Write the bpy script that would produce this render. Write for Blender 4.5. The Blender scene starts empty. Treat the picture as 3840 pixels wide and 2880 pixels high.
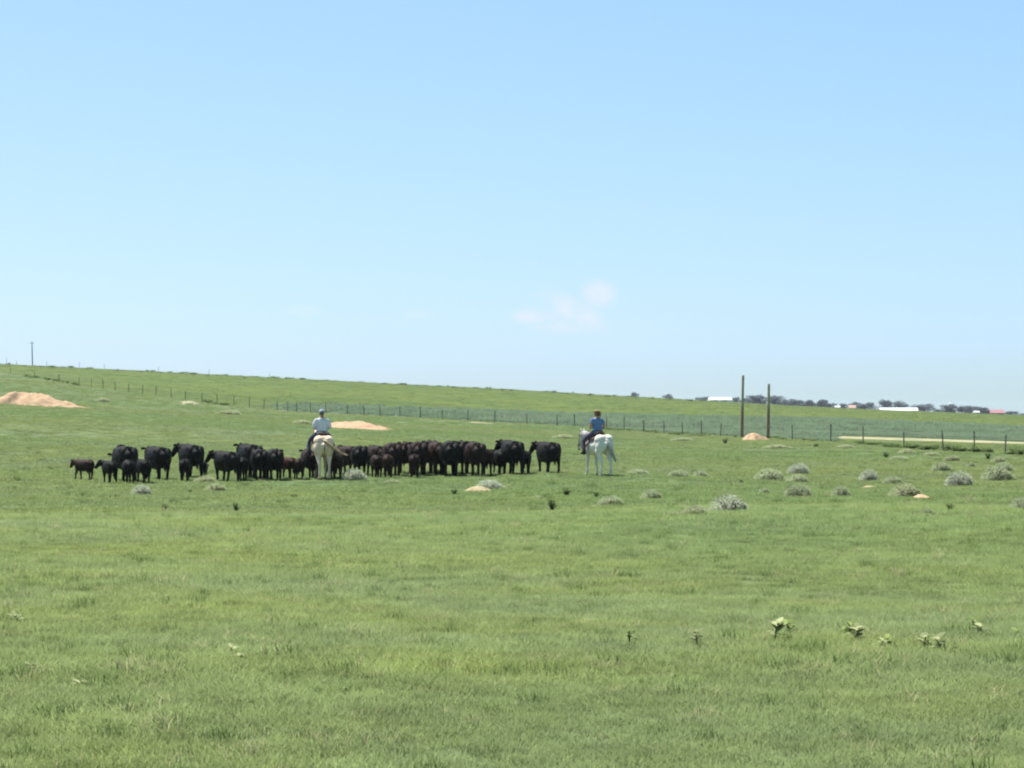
import bpy, bmesh, math, random
import numpy as np
from mathutils import Vector, Matrix

random.seed(7); rng = np.random.default_rng(11)
sc = bpy.context.scene
C = sc.collection
R = math.radians

# ------------------------------------------------------------------ camera, sky, sun, exposure
F = 9000.0            # focal length in photo pixels (3840 wide)
CX, HY = 1920.0, 1550.0   # principal column, row of the level horizon
HC = 2.5              # eye height above the cattle flat
cd = bpy.data.cameras.new('camera'); cam = bpy.data.objects.new('camera', cd); C.objects.link(cam)
cd.sensor_width = 36.0; cd.lens = F / 3840 * 36.0
cd.shift_y = 110.0 / 3840.0
cd.clip_start = 0.1; cd.clip_end = 60000
cam.location = (0, 0, HC); cam.rotation_euler = (R(90), 0, 0)
sc.camera = cam

SUN_EL, SUN_AZ = R(63), R(-48)      # azimuth measured from +Y (away from camera) towards +X; negative = left
sd = Vector((math.sin(SUN_AZ) * math.cos(SUN_EL), math.cos(SUN_AZ) * math.cos(SUN_EL), math.sin(SUN_EL)))
sl = bpy.data.lights.new('sun', 'SUN'); so = bpy.data.objects.new('sun', sl); C.objects.link(so)
sl.energy = 4.4; sl.angle = R(0.53); sl.color = (1.0, 0.955, 0.88)
so.rotation_euler = sd.to_track_quat('Z', 'Y').to_euler(); so.location = (0, 0, 60)

w = bpy.data.worlds.new('World'); sc.world = w; w.use_nodes = True
nt = w.node_tree; nt.nodes.clear()
def N(nt, t, **kw):
    n = nt.nodes.new(t)
    for k, v in kw.items(): setattr(n, k, v)
    return n
def L(nt, a, b): nt.links.new(a, b)
sky = N(nt, 'ShaderNodeTexSky', sky_type='NISHITA', sun_disc=False)
sky.sun_elevation = SUN_EL; sky.sun_rotation = SUN_AZ
sky.altitude = 0; sky.air_density = 0.5; sky.dust_density = 1.08; sky.ozone_density = 6.0
bg = N(nt, 'ShaderNodeBackground'); bg.inputs['Strength'].default_value = 0.105
out = N(nt, 'ShaderNodeOutputWorld')
# a few faint fair-weather clouds low in the sky (by direction, part of the sky itself)
tc = N(nt, 'ShaderNodeTexCoord')
def cloud_mask(px, py, rx, ry, rot):
    d = Vector(((px - CX) / F, 1, -(py - HY) / F))
    mp = N(nt, 'ShaderNodeMapping', vector_type='TEXTURE')
    mp.inputs['Location'].default_value = d.normalized()
    mp.inputs['Rotation'].default_value = (0, rot, 0)
    mp.inputs['Scale'].default_value = (rx / F, 0.2, ry / F)
    L(nt, tc.outputs['Generated'], mp.inputs['Vector'])
    ln = N(nt, 'ShaderNodeVectorMath', operation='LENGTH'); L(nt, mp.outputs[0], ln.inputs[0])
    mr = N(nt, 'ShaderNodeMapRange', interpolation_type='SMOOTHSTEP')
    mr.inputs['From Min'].default_value = 1.0; mr.inputs['From Max'].default_value = 0.1
    L(nt, ln.outputs['Value'], mr.inputs['Value'])
    return mr.outputs[0]
masks = [(cloud_mask(2245, 1100, 95, 75, 0), 1.0), (cloud_mask(2150, 1165, 190, 68, R(28)), 1.0), (cloud_mask(2010, 1185, 140, 46, 0), 1.0),
         (cloud_mask(2120, 1225, 190, 40, 0), .7), (cloud_mask(1135, 1165, 90, 34, 0), .4), (cloud_mask(1560, 1180, 110, 26, 0), .3)]
acc = None
for m, k in masks:
    mu = N(nt, 'ShaderNodeMath', operation='MULTIPLY'); mu.inputs[1].default_value = k; L(nt, m, mu.inputs[0])
    if acc is None: acc = mu.outputs[0]
    else:
        ad = N(nt, 'ShaderNodeMath', operation='MAXIMUM'); L(nt, acc, ad.inputs[0]); L(nt, mu.outputs[0], ad.inputs[1]); acc = ad.outputs[0]
nz = N(nt, 'ShaderNodeTexNoise'); nz.inputs['Scale'].default_value = 105; nz.inputs['Detail'].default_value = 7; nz.inputs['Roughness'].default_value = .7
L(nt, tc.outputs['Generated'], nz.inputs['Vector'])
nr = N(nt, 'ShaderNodeMapRange'); nr.inputs['From Min'].default_value = .26; nr.inputs['From Max'].default_value = .62
L(nt, nz.outputs[0], nr.inputs['Value'])
cm = N(nt, 'ShaderNodeMath', operation='MULTIPLY'); L(nt, acc, cm.inputs[0]); L(nt, nr.outputs[0], cm.inputs[1])
cm2 = N(nt, 'ShaderNodeMath', operation='MULTIPLY'); cm2.inputs[1].default_value = .8; L(nt, cm.outputs[0], cm2.inputs[0])
mx = N(nt, 'ShaderNodeMix', data_type='RGBA'); mx.inputs['B'].default_value = (3.9, 3.95, 4.9, 1)
wb = N(nt, 'ShaderNodeMix', data_type='RGBA', blend_type='MULTIPLY'); wb.inputs['Factor'].default_value = 1.0; wb.inputs['B'].default_value = (1.0, 1.0, 1.0, 1)
spc = N(nt, 'ShaderNodeSeparateColor'); cbc = N(nt, 'ShaderNodeCombineColor'); L(nt, sky.outputs[0], spc.inputs[0])
for ch, piv_, val_, pw_ in (('Red', 2.6, 2.52, .70), ('Green', 3.7, 3.64, .52), ('Blue', 5.0, 4.7, .85)):
    a_ = N(nt, 'ShaderNodeMath', operation='DIVIDE'); a_.inputs[1].default_value = piv_; L(nt, spc.outputs[ch], a_.inputs[0])
    b_ = N(nt, 'ShaderNodeMath', operation='POWER'); b_.inputs[1].default_value = pw_; L(nt, a_.outputs[0], b_.inputs[0])
    c_ = N(nt, 'ShaderNodeMath', operation='MULTIPLY'); c_.inputs[1].default_value = val_; L(nt, b_.outputs[0], c_.inputs[0]); L(nt, c_.outputs[0], cbc.inputs[ch])
L(nt, cbc.outputs[0], wb.inputs['A'])
L(nt, cm2.outputs[0], mx.inputs['Factor']); L(nt, wb.outputs['Result'], mx.inputs['A'])
L(nt, mx.outputs['Result'], bg.inputs['Color']); L(nt, bg.outputs[0], out.inputs['Surface'])

sc.view_settings.view_transform = 'Standard'; sc.view_settings.look = 'None'
sc.view_settings.exposure = 1.1; sc.view_settings.gamma = 1.0
sc.render.engine = 'CYCLES'
sc.cycles.use_denoising = True
sc.cycles.max_bounces = 6; sc.cycles.diffuse_bounces = 3; sc.cycles.transparent_max_bounces = 4; sc.cycles.volume_bounces = 0
sc.cycles.filter_width = 2.1

# ------------------------------------------------------------------ materials
def pbsdf(name):
    m = bpy.data.materials.new(name); m.use_nodes = True
    nt = m.node_tree; b = nt.nodes['Principled BSDF']
    return m, nt, b
def mat(name, c1, c2=None, scale=6.0, rough=0.8, bump=0.0, bscale=40.0, spec=0.3, coord='Object', detail=4, metal=0.0):
    m, nt, b = pbsdf(name)
    b.inputs['Roughness'].default_value = rough; b.inputs['Specular IOR Level'].default_value = spec
    b.inputs['Metallic'].default_value = metal
    tc = N(nt, 'ShaderNodeTexCoord')
    c2 = c2 or tuple(v * .75 for v in c1)
    n = N(nt, 'ShaderNodeTexNoise'); n.inputs['Scale'].default_value = scale; n.inputs['Detail'].default_value = detail
    L(nt, tc.outputs[coord], n.inputs['Vector'])
    r = N(nt, 'ShaderNodeMapRange'); r.inputs['From Min'].default_value = .35; r.inputs['From Max'].default_value = .65
    L(nt, n.outputs[0], r.inputs['Value'])
    mx = N(nt, 'ShaderNodeMix', data_type='RGBA'); mx.inputs['A'].default_value = (*c1, 1); mx.inputs['B'].default_value = (*c2, 1)
    L(nt, r.outputs[0], mx.inputs['Factor']); L(nt, mx.outputs['Result'], b.inputs['Base Color'])
    if bump:
        n2 = N(nt, 'ShaderNodeTexNoise'); n2.inputs['Scale'].default_value = bscale; n2.inputs['Detail'].default_value = 5
        L(nt, tc.outputs[coord], n2.inputs['Vector'])
        bp = N(nt, 'ShaderNodeBump'); bp.inputs['Strength'].default_value = bump; bp.inputs['Distance'].default_value = .05
        L(nt, n2.outputs[0], bp.inputs['Height']); L(nt, bp.outputs[0], b.inputs['Normal'])
    return m
def noise(nt, vec, scale, detail=4, rough=.55, lo=.35, hi=.65):
    n = N(nt, 'ShaderNodeTexNoise'); n.inputs['Scale'].default_value = scale; n.inputs['Detail'].default_value = detail; n.inputs['Roughness'].default_value = rough
    L(nt, vec, n.inputs['Vector'])
    r = N(nt, 'ShaderNodeMapRange'); r.inputs['From Min'].default_value = lo; r.inputs['From Max'].default_value = hi
    L(nt, n.outputs[0], r.inputs['Value']); return r.outputs[0]
def mixc(nt, fac, a, b):
    mx = N(nt, 'ShaderNodeMix', data_type='RGBA')
    if isinstance(fac, float): mx.inputs['Factor'].default_value = fac
    else: L(nt, fac, mx.inputs['Factor'])
    for s, v in (('A', a), ('B', b)):
        if isinstance(v, tuple): mx.inputs[s].default_value = (*v, 1)
        else: L(nt, v, mx.inputs[s])
    return mx.outputs['Result']
def math1(nt, op, a, b=None):
    n = N(nt, 'ShaderNodeMath', operation=op)
    for i, v in enumerate((a, b)):
        if v is None: continue
        if isinstance(v, (int, float)): n.inputs[i].default_value = v
        else: L(nt, v, n.inputs[i])
    return n.outputs[0]
# prairie colours: grey-green, yellow-green and lush green patches that follow the ground position
G_BASE, G_YEL, G_BLUE, G_LUSH, G_DRY = (.113, .147, .059), (.128, .159, .052), (.109, .143, .070), (.094, .140, .054), (.19, .20, .13)
def prairie(nt):
    g = N(nt, 'ShaderNodeNewGeometry'); P = g.outputs['Position']
    a = noise(nt, P, .075, 3, .55, .42, .62)
    b = noise(nt, P, .32, 4, .6, .45, .68)
    c = noise(nt, P, 1.15, 4, .6, .40, .70)
    d = noise(nt, P, .02, 2, .5, .44, .58)
    col = mixc(nt, a, G_BASE, G_BLUE)
    yb = math1(nt, 'MULTIPLY', b, .75)
    col = mixc(nt, yb, col, G_YEL)
    col = mixc(nt, math1(nt, 'MULTIPLY', d, .7), col, G_LUSH)
    dry = noise(nt, P, 2.6, 3, .6, .62, .78)
    col = mixc(nt, math1(nt, 'MULTIPLY', dry, .35), col, G_DRY)
    hsv = N(nt, 'ShaderNodeHueSaturation'); L(nt, col, hsv.inputs['Color'])
    e = noise(nt, P, 3.4, 3, .6, .3, .7)
    L(nt, math1(nt, 'ADD', math1(nt, 'ADD', math1(nt, 'MULTIPLY', c, .26), math1(nt, 'MULTIPLY', e, .30)), .72), hsv.inputs['Value'])
    return hsv.outputs['Color'], P
# blades
def blade_mat(name, colour=None, c2=None, trans=.35, up=.55, vary=.28, gain=1.0):
    m = bpy.data.materials.new(name); m.use_nodes = True; nt = m.node_tree; nt.nodes.clear()
    o = N(nt, 'ShaderNodeOutputMaterial')
    if colour is None: col, P = prairie(nt)
    else:
        tc = N(nt, 'ShaderNodeTexCoord'); col = mixc(nt, noise(nt, tc.outputs['Object'], 5, 3), colour, c2 or tuple(v * .7 for v in colour))
    oi = N(nt, 'ShaderNodeObjectInfo')
    hsv = N(nt, 'ShaderNodeHueSaturation'); L(nt, col, hsv.inputs['Color'])
    L(nt, math1(nt, 'ADD', math1(nt, 'MULTIPLY', oi.outputs['Random'], vary * gain), (1 - vary / 2) * gain), hsv.inputs['Value'])
    g = N(nt, 'ShaderNodeNewGeometry')
    vm = N(nt, 'ShaderNodeMix', data_type='VECTOR'); vm.inputs['Factor'].default_value = up; vm.inputs['B'].default_value = (0, 0, 1)
    L(nt, g.outputs['Normal'], vm.inputs['A'])
    nn = N(nt, 'ShaderNodeVectorMath', operation='NORMALIZE'); L(nt, vm.outputs['Result'], nn.inputs[0])
    df = N(nt, 'ShaderNodeBsdfDiffuse'); tr = N(nt, 'ShaderNodeBsdfTranslucent'); ms = N(nt, 'ShaderNodeMixShader'); ms.inputs[0].default_value = trans
    L(nt, hsv.outputs['Color'], df.inputs['Color']); L(nt, hsv.outputs['Color'], tr.inputs['Color']); L(nt, nn.outputs[0], df.inputs['Normal'])
    L(nt, df.outputs[0], ms.inputs[1]); L(nt, tr.outputs[0], ms.inputs[2]); L(nt, ms.outputs[0], o.inputs['Surface'])
    return m
M = {}
M['grass'] = blade_mat('grass blades', None, None, .45, .88, .14, 1.6)
M['grass_far'] = blade_mat('pasture blades', None, None, .45, .88, .16, 1.42)
M['field_grass'] = blade_mat('blue green crop', (.116, .166, .106), (.098, .143, .090), .4, .85, .25, 1.15)
M['sage'] = blade_mat('sagebrush leaf', (.25, .29, .185), (.20, .245, .145), .4, .8, .12, 1.3)
M['sage_pale'] = blade_mat('sagebrush leaf pale', (.28, .315, .195), (.23, .265, .15), .4, .8, .12, 1.15)
M['sage_grey'] = blade_mat('sagebrush leaf silver', (.28, .315, .245), (.23, .265, .20), .4, .8, .12, 1.38)
M['weed'] = blade_mat('weed leaf', (.085, .130, .045), (.06, .10, .035), .35, .5)
M['weed_green'] = blade_mat('weed leaf green', (.10, .145, .055), (.08, .12, .045), .4, .7, .28, 1.1)
M['broadleaf'] = blade_mat('broad leaf', (.21, .265, .105), (.15, .20, .065), .5, .85, .2, 1.1)
M['broadleaf_pale'] = blade_mat('broad leaf pale', (.34, .37, .22), (.26, .30, .15), .5, .85, .2, .95)
M['crown'] = blade_mat('hazed tree leaf', (.155, .18, .19), (.12, .14, .15), .3, .5)  # distance haze is put into the leaf colour: paler and bluer
M['bark'] = mat('bark', (.10, .075, .05), (.06, .05, .035), 8, .9)
M['stem'] = mat('woody stem', (.12, .10, .06), (.08, .07, .045), 20, .9)
M['dirt'] = mat('bare dirt', (.45, .31, .195), (.36, .24, .145), 1.6, .95, .6, 14)
M['sand'] = mat('pale sand', (.60, .46, .27), (.47, .37, .20), 1.2, .95, .5, 14)
def grown(name, c1, c2, amount):
    m = mat(name, c1, c2, 1.6, .95, .7, 12); nt = m.node_tree; b = nt.nodes['Principled BSDF']; base = b.inputs['Base Color'].links[0].from_socket
    col, P = prairie(nt); a = N(nt, 'ShaderNodeAttribute'); a.attribute_name = 'edge'
    e = N(nt, 'ShaderNodeMapRange', interpolation_type='SMOOTHSTEP'); e.inputs['From Min'].default_value = 1.0 - amount; e.inputs['From Max'].default_value = 1.35 - amount
    L(nt, math1(nt, 'ADD', a.outputs['Fac'], math1(nt, 'MULTIPLY', math1(nt, 'SUBTRACT', noise(nt, P, 1.7, 5, .7, .3, .7), .5), .75)), e.inputs['Value'])
    L(nt, mixc(nt, e.outputs[0], base, col), b.inputs['Base Color']); return m
M['dirt'] = grown('bare dirt', (.45, .30, .19), (.36, .235, .145), .14)
M['sand'] = grown('pale sand', (.42, .32, .19), (.34, .27, .15), .25)
M['old_dirt'] = grown('grown over dirt', (.36, .31, .20), (.27, .25, .15), .62)
M['road'] = mat('gravel road', (.32, .285, .18), (.23, .23, .125), .35, .95, .3, 8)
M['post'] = mat('fence post', (.16, .145, .115), (.10, .095, .075), 9, .85)
M['wire'] = mat('fence wire', (.18, .17, .15), (.12, .11, .10), 9, .6)
M['steel'] = mat('galvanised steel', (.42, .43, .43), (.33, .34, .34), 9, .5, metal=.5)

def ground_mat():
    m, nt, b = pbsdf('prairie ground'); b.inputs['Roughness'].default_value = .95; b.inputs['Specular IOR Level'].default_value = .1
    col, P = prairie(nt)
    def attr(n):
        a = N(nt, 'ShaderNodeAttribute'); a.attribute_name = n; return a.outputs['Fac']
    n1 = noise(nt, P, .25, 5, .65, .3, .7)
    n2 = noise(nt, P, .06, 5, .65, .3, .7)
    # hill beyond the fence: yellower with darker mottling
    hillc = mixc(nt, n2, (.080, .118, .028), (.115, .144, .026))
    hillc = mixc(nt, math1(nt, 'MULTIPLY', noise(nt, P, .30, 6, .75, .44, .62), .85), hillc, (.052, .084, .028))
    col = mixc(nt, attr('hill'), col, hillc)
    fieldc = mixc(nt, n1, (.070, .106, .074), (.092, .128, .088))
    fm = N(nt, 'ShaderNodeMapRange', interpolation_type='SMOOTHSTEP'); fm.inputs['From Min'].default_value = .35; fm.inputs['From Max'].default_value = .65
    L(nt, math1(nt, 'ADD', attr('field'), math1(nt, 'MULTIPLY', math1(nt, 'SUBTRACT', noise(nt, P, .12, 5, .7, .3, .7), .5), .35)), fm.inputs['Value'])
    col = mixc(nt, fm.outputs[0], col, fieldc)
    col = mixc(nt, attr('far'), col, (.08, .11, .045))
    L(nt, col, b.inputs['Base Color'])
    bp = N(nt, 'ShaderNodeBump'); bp.inputs['Strength'].default_value = .55; bp.inputs['Distance'].default_value = .25
    nn = N(nt, 'ShaderNodeTexNoise'); nn.inputs['Scale'].default_value = 1.6; nn.inputs['Detail'].default_value = 6; nn.inputs['Roughness'].default_value = .7
    L(nt, P, nn.inputs['Vector']); L(nt, nn.outputs[0], bp.inputs['Height']); L(nt, bp.outputs[0], b.inputs['Normal'])
    return m
M['ground'] = ground_mat()

# ------------------------------------------------------------------ scene helpers
def link(o, parent=None):
    C.objects.link(o)
    if parent: o.parent = parent
    return o
def newobj(name, me, m=None, parent=None, smooth=False):
    o = bpy.data.objects.new(name, me)
    if m is not None:
        ms = m if isinstance(m, (list, tuple)) else [m]
        if len(me.materials) == 0:
            for k in ms: me.materials.append(k)
    if smooth and me.polygons: me.polygons.foreach_set('use_smooth', [True] * len(me.polygons))
    return link(o, parent)
def frombm(bm, name):
    me = bpy.data.meshes.new(name); bm.normal_update(); bm.to_mesh(me); bm.free(); return me
def pyd(name, v, f):
    me = bpy.data.meshes.new(name); me.from_pydata(v, [], f); me.update(); return me
def tag(o, label, cat, group=None):
    o['label'] = label; o['category'] = cat
    if group: o['group'] = group
    return o
def empty(name, loc, rz=0):
    o = bpy.data.objects.new(name, None); o.empty_display_size = .2; o.location = loc; o.rotation_euler = (0, 0, rz); return link(o)
def loft(bm, pts, rad, side=(0, 1, 0), n=10, cap=True):
    """tube through pts; rad = r or (across, other) per point; side = the 'across' axis"""
    P = [Vector(p) for p in pts]; rings = []
    for i, p in enumerate(P):
        t = (P[min(i + 1, len(P) - 1)] - P[max(i - 1, 0)]).normalized()
        s = Vector(side) - t * t.dot(Vector(side))
        if s.length < .15: s = Vector((1, 0, 0)) - t * t.x
        if s.length < .15: s = Vector((0, 0, 1)) - t * t.z
        s.normalize(); u = t.cross(s)
        a, b = (rad[i] if isinstance(rad[i], (tuple, list)) else (rad[i], rad[i]))
        rings.append([bm.verts.new(p + s * (a * math.cos(k * 2 * math.pi / n)) + u * (b * math.sin(k * 2 * math.pi / n))) for k in range(n)])
    for r0, r1 in zip(rings, rings[1:]):
        for k in range(n): bm.faces.new((r0[k], r0[(k + 1) % n], r1[(k + 1) % n], r1[k]))
    if cap:
        bm.faces.new(rings[0][::-1]); bm.faces.new(rings[-1])
def ball(bm, c, r, n=10):
    """ellipsoid"""
    rx, ry, rz = r if isinstance(r, (tuple, list)) else (r, r, r)
    m = Matrix.Translation(Vector(c)) @ Matrix.Diagonal((rx, ry, rz, 1))
    bmesh.ops.create_uvsphere(bm, u_segments=n, v_segments=max(6, n // 2 + 1), radius=1, matrix=m)
def box(bm, lo, hi):
    x0, y0, z0 = lo; x1, y1, z1 = hi
    v = [bm.verts.new(p) for p in ((x0, y0, z0), (x1, y0, z0), (x1, y1, z0), (x0, y1, z0), (x0, y0, z1), (x1, y0, z1), (x1, y1, z1), (x0, y1, z1))]
    for f in ((0, 3, 2, 1), (4, 5, 6, 7), (0, 1, 5, 4), (1, 2, 6, 5), (2, 3, 7, 6), (3, 0, 4, 7)): bm.faces.new([v[i] for i in f])
def fuse(bm, name, voxel, smooth=3):
    """weld overlapping tubes into one continuous skin"""
    me = frombm(bm, name); o = bpy.data.objects.new(name, me); C.objects.link(o)
    r = o.modifiers.new('r', 'REMESH'); r.mode = 'VOXEL'; r.voxel_size = voxel; r.adaptivity = 0
    s = o.modifiers.new('s', 'SMOOTH'); s.factor = .5; s.iterations = smooth
    dg = bpy.context.evaluated_depsgraph_get(); dg.update()
    m2 = bpy.data.meshes.new_from_object(o.evaluated_get(dg)); m2.name = name
    bpy.data.objects.remove(o); bpy.data.meshes.remove(me)
    m2.polygons.foreach_set('use_smooth', [True] * len(m2.polygons))
    return m2

# ------------------------------------------------------------------ terrain
def zof(py, D): return HC - (py - HY) / F * D
ctrl = []   # (photo column, distance, height)
cols = [0, 640, 1280, 1920, 2560, 3200, 3840]
for px in cols + [-900, 4740]:
    for D, z in ((3, .86), (9, .86), (16, .84), (26, .80), (36, .74), (43, .66), (49, .46), (55, .23), (62, .06), (72, 0), (85, 0)): ctrl.append((px, D, z))
skyrow = {-900: 1322, 0: 1366, 640: 1398, 1280: 1431, 1920: 1463, 2560: 1500, 3200: 1534, 3840: 1559, 4740: 1590}
tab = {-900: {100: .5, 150: 2.2, 200: 3.6, 260: 6.0},
       0: {100: .15, 150: 1.45, 200: 2.8, 260: 4.6},
       640: {100: .1, 150: 1.1, 200: 2.1, 260: 3.3},
       1280: {100: .03, 150: .7, 200: 1.45, 230: 1.85},
       1920: {100: 0, 150: .28, 200: .75},
       2560: {100: 0, 150: .05, 190: .3},
       3200: {100: 0, 140: .1},
       3840: {100: 0, 120: .05},
       4740: {100: 0, 150: -.1}}
for px, d in tab.items():
    for D, z in d.items(): ctrl.append((px, D, z))
for px, D, py in ((296, 340, 1446), (640, 310, 1493), (1040, 288, 1540), (1280, 275, 1552), (1577, 267, 1566), (1856, 260, 1586), (2155, 246, 1600), (2560, 217, 1631),
                  (2972, 195, 1650), (3237, 171, 1667), (3390, 160, 1676), (3653, 147, 1695), (3840, 138, 1706),
                  (0, 450, 1400), (640, 450, 1437), (1280, 340, 1505), (1280, 450, 1464), (1920, 300, 1562), (1920, 340, 1544), (1920, 450, 1500),
                  (2560, 250, 1609), (2560, 300, 1580), (2560, 340, 1562), (2560, 450, 1527), (3200, 200, 1649), (3200, 250, 1618), (3200, 300, 1592), (3200, 340, 1575), (3200, 450, 1551),
                  (3840, 200, 1660), (3840, 250, 1630), (3840, 300, 1609), (3840, 340, 1596), (3840, 450, 1574), (-900, 340, 1390), (-900, 450, 1350), (4740, 250, 1650), (4740, 340, 1620), (4740, 450, 1600)):
    ctrl.append((px, D, zof(py, D)))
for px, py in skyrow.items():
    for D, dy in ((600, 1), (680, 0), (900, 6), (1500, 7), (2600, 16), (4500, 40), (7000, 60)): ctrl.append((px, D, zof(py + dy, D)))
ctrl = np.array(ctrl, float)
def basis(x, y):
    D = np.maximum(y, 3.0); u = .26 * np.tanh(x / D / .26)
    return u * 4.5, np.log(D)
cxy = np.stack(basis((ctrl[:, 0] - CX) / F * ctrl[:, 1], ctrl[:, 1]), 1)
def tps(d2): return np.where(d2 > 1e-12, .5 * d2 * np.log(np.maximum(d2, 1e-12)), 0)
n_ = len(cxy); d2 = ((cxy[:, None] - cxy[None]) ** 2).sum(-1)
A = np.zeros((n_ + 3, n_ + 3)); A[:n_, :n_] = tps(d2) + np.eye(n_) * 2e-4; A[:n_, n_] = 1; A[:n_, n_ + 1:] = cxy; A[n_:, :n_] = A[:n_, n_:].T
zsc = np.maximum(ctrl[:, 1], 40.0)           # interpolate height over distance, so that far and near are equally smooth
W_ = np.linalg.solve(A, np.concatenate([ctrl[:, 2] / zsc, np.zeros(3)]))
wv = [(rng.uniform(6, 60), rng.uniform(0, 6.28), rng.uniform(0, 6.28)) for _ in range(14)]
def height(x, y):
    x = np.atleast_1d(np.asarray(x, float)); y = np.atleast_1d(np.asarray(y, float)); o = np.zeros(x.shape)
    for s in range(0, len(x), 20000):
        a, b = basis(x[s:s + 20000], y[s:s + 20000]); q = np.stack([a, b], 1)
        k = tps(((q[:, None] - cxy[None]) ** 2).sum(-1))
        D = np.maximum(y[s:s + 20000], 3.0)
        o[s:s + 20000] = (k @ W_[:n_] + W_[n_] + q @ W_[n_ + 1:]) * np.maximum(D, 40.0)
    for wl, th, ph in wv:
        amp = .0011 * wl * np.clip((np.abs(y) - 5) / 20, 0, 1) * np.where(y > 110, np.clip(1.6 - y / 180, .35, 1), 1)
        o += amp * np.sin((x * math.cos(th) + y * math.sin(th)) * 6.2832 / wl + ph) * np.clip(1.3 - y / 2500, .15, 1)
    return o
def hz(x, y): return float(height([x], [y])[0])
DS = np.exp(np.linspace(math.log(5), math.log(4000), 5000))
def gp(px, py):
    """where the ray through a photo pixel meets the ground"""
    z = zof(py, DS); h = height((px - CX) / F * DS, DS)
    i = np.nonzero(z <= h)[0]
    D = DS[i[0]] if len(i) else 600.0
    x = (px - CX) / F * D
    return Vector((x, D, hz(x, D)))
def onray(px, D):
    x = (px - CX) / F * D; return Vector((x, D, hz(x, D)))

fence_px = [-300, 60, 296, 640, 1040, 1280, 1577, 1856, 2155, 2560, 2785, 2972, 3237, 3390, 3537, 3653, 3840, 4300]
fence_D = [560, 440, 340, 310, 288, 275, 267, 260, 246, 217, 207, 195, 171, 160, 154, 147, 138, 120]
def fD(px): return np.interp(px, fence_px, fence_D)
up_px = [600, 1040, 1500, 2000, 2600, 3240, 3840, 4500]
ROAD = [gp(a, b) for a, b in ((4700, 1716), (4300, 1690), (3840, 1666), (3640, 1658), (3400, 1650), (3140, 1643))]
road_px = [3139] + [3140, 3400, 3640, 3840, 4300, 4700]; road_D = [0] + [p.y for p in ROAD[::-1]]
def lowfield(px): return np.maximum(fD(px) + 2, np.interp(px, road_px, road_D) + 9)
up_D = [gp(p, y).y for p, y in zip(up_px, (1497, 1511, 1529, 1545, 1562, 1576, 1602, 1625))]

ys = list(np.arange(-120, 3, 6.0)); D = 3.0
while D < 7000: ys.append(D); D += max(.6, D * .0125)
ys = np.array(ys); tcol = np.linspace(-1, 1, 241); tcol = .3 * tcol + .7 * tcol ** 3
X = (60 + .9 * np.abs(ys))[:, None] * tcol[None]; Y = np.repeat(ys[:, None], len(tcol), 1)
Z = height(X.ravel(), Y.ravel())
V = np.stack([X.ravel(), Y.ravel(), Z], 1)
nr_, nc_ = X.shape
idx = np.arange(nr_ * nc_).reshape(nr_, nc_)
Q = np.stack([idx[:-1, :-1], idx[:-1, 1:], idx[1:, 1:], idx[1:, :-1]], -1).reshape(-1, 4)
me = bpy.data.meshes.new('ground'); me.from_pydata(V.tolist(), [], Q.tolist()); me.update()
pxv = X.ravel() / np.maximum(Y.ravel(), 5) * F + CX; Yv = Y.ravel()
def sstep(a, b, v): t = np.clip((v - a) / (b - a), 0, 1); return t * t * (3 - 2 * t)
lowD = lowfield(pxv) + 1; upD = np.interp(pxv, up_px, up_D)
field = sstep(0, 1, np.clip((Yv - lowD) / 6, -1, 1) * .5 + .5) * sstep(0, 1, np.clip((upD - Yv) / 22, -1, 1) * .5 + .5) * sstep(850, 1200, pxv)
hill = sstep(-6, 14, Yv - fD(pxv)); far = sstep(900, 1500, Yv)
for nm, arr in (('field', field), ('hill', hill), ('far', far)):
    a = me.attributes.new(nm, 'FLOAT', 'POINT'); a.data.foreach_set('value', arr.astype(np.float32))
g = newobj('ground', me, M['ground'], smooth=True); g['kind'] = 'structure'

# ------------------------------------------------------------------ dirt road beyond the fence
rp = ROAD
rp = [Vector((p.x, p.y, 0)) for p in rp]
pts = []
for a, b in zip(rp, rp[1:]):
    for k in range(10): pts.append(a.lerp(b, k / 10))
pts.append(rp[-1]); v = []; f = []; prof = [(-3.4, -.2), (-2.5, .10), (-1.0, .15), (0, .13), (1.0, .15), (2.5, .10), (3.4, -.2)]
for i, p in enumerate(pts):
    t = (pts[min(i + 1, len(pts) - 1)] - pts[max(i - 1, 0)]).normalized(); s = Vector((t.y, -t.x, 0))
    tpr = min(1, .25 + .75 * (len(pts) - 1 - i) / 14)
    wob = .25 * math.sin(i * .9) + .2 * math.sin(i * 2.3)
    for o, dz in prof:
        q = p + s * (o * tpr + (wob if abs(o) > 2 else 0)); v.append((q.x, q.y, hz(q.x, q.y) + dz))
k = len(prof)
for i in range(len(pts) - 1):
    for j in range(k - 1): f.append((i * k + j, i * k + j + 1, (i + 1) * k + j + 1, (i + 1) * k + j))
o = newobj('road', pyd('road', v, f), M['road'], smooth=True); o['kind'] = 'structure'

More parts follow.
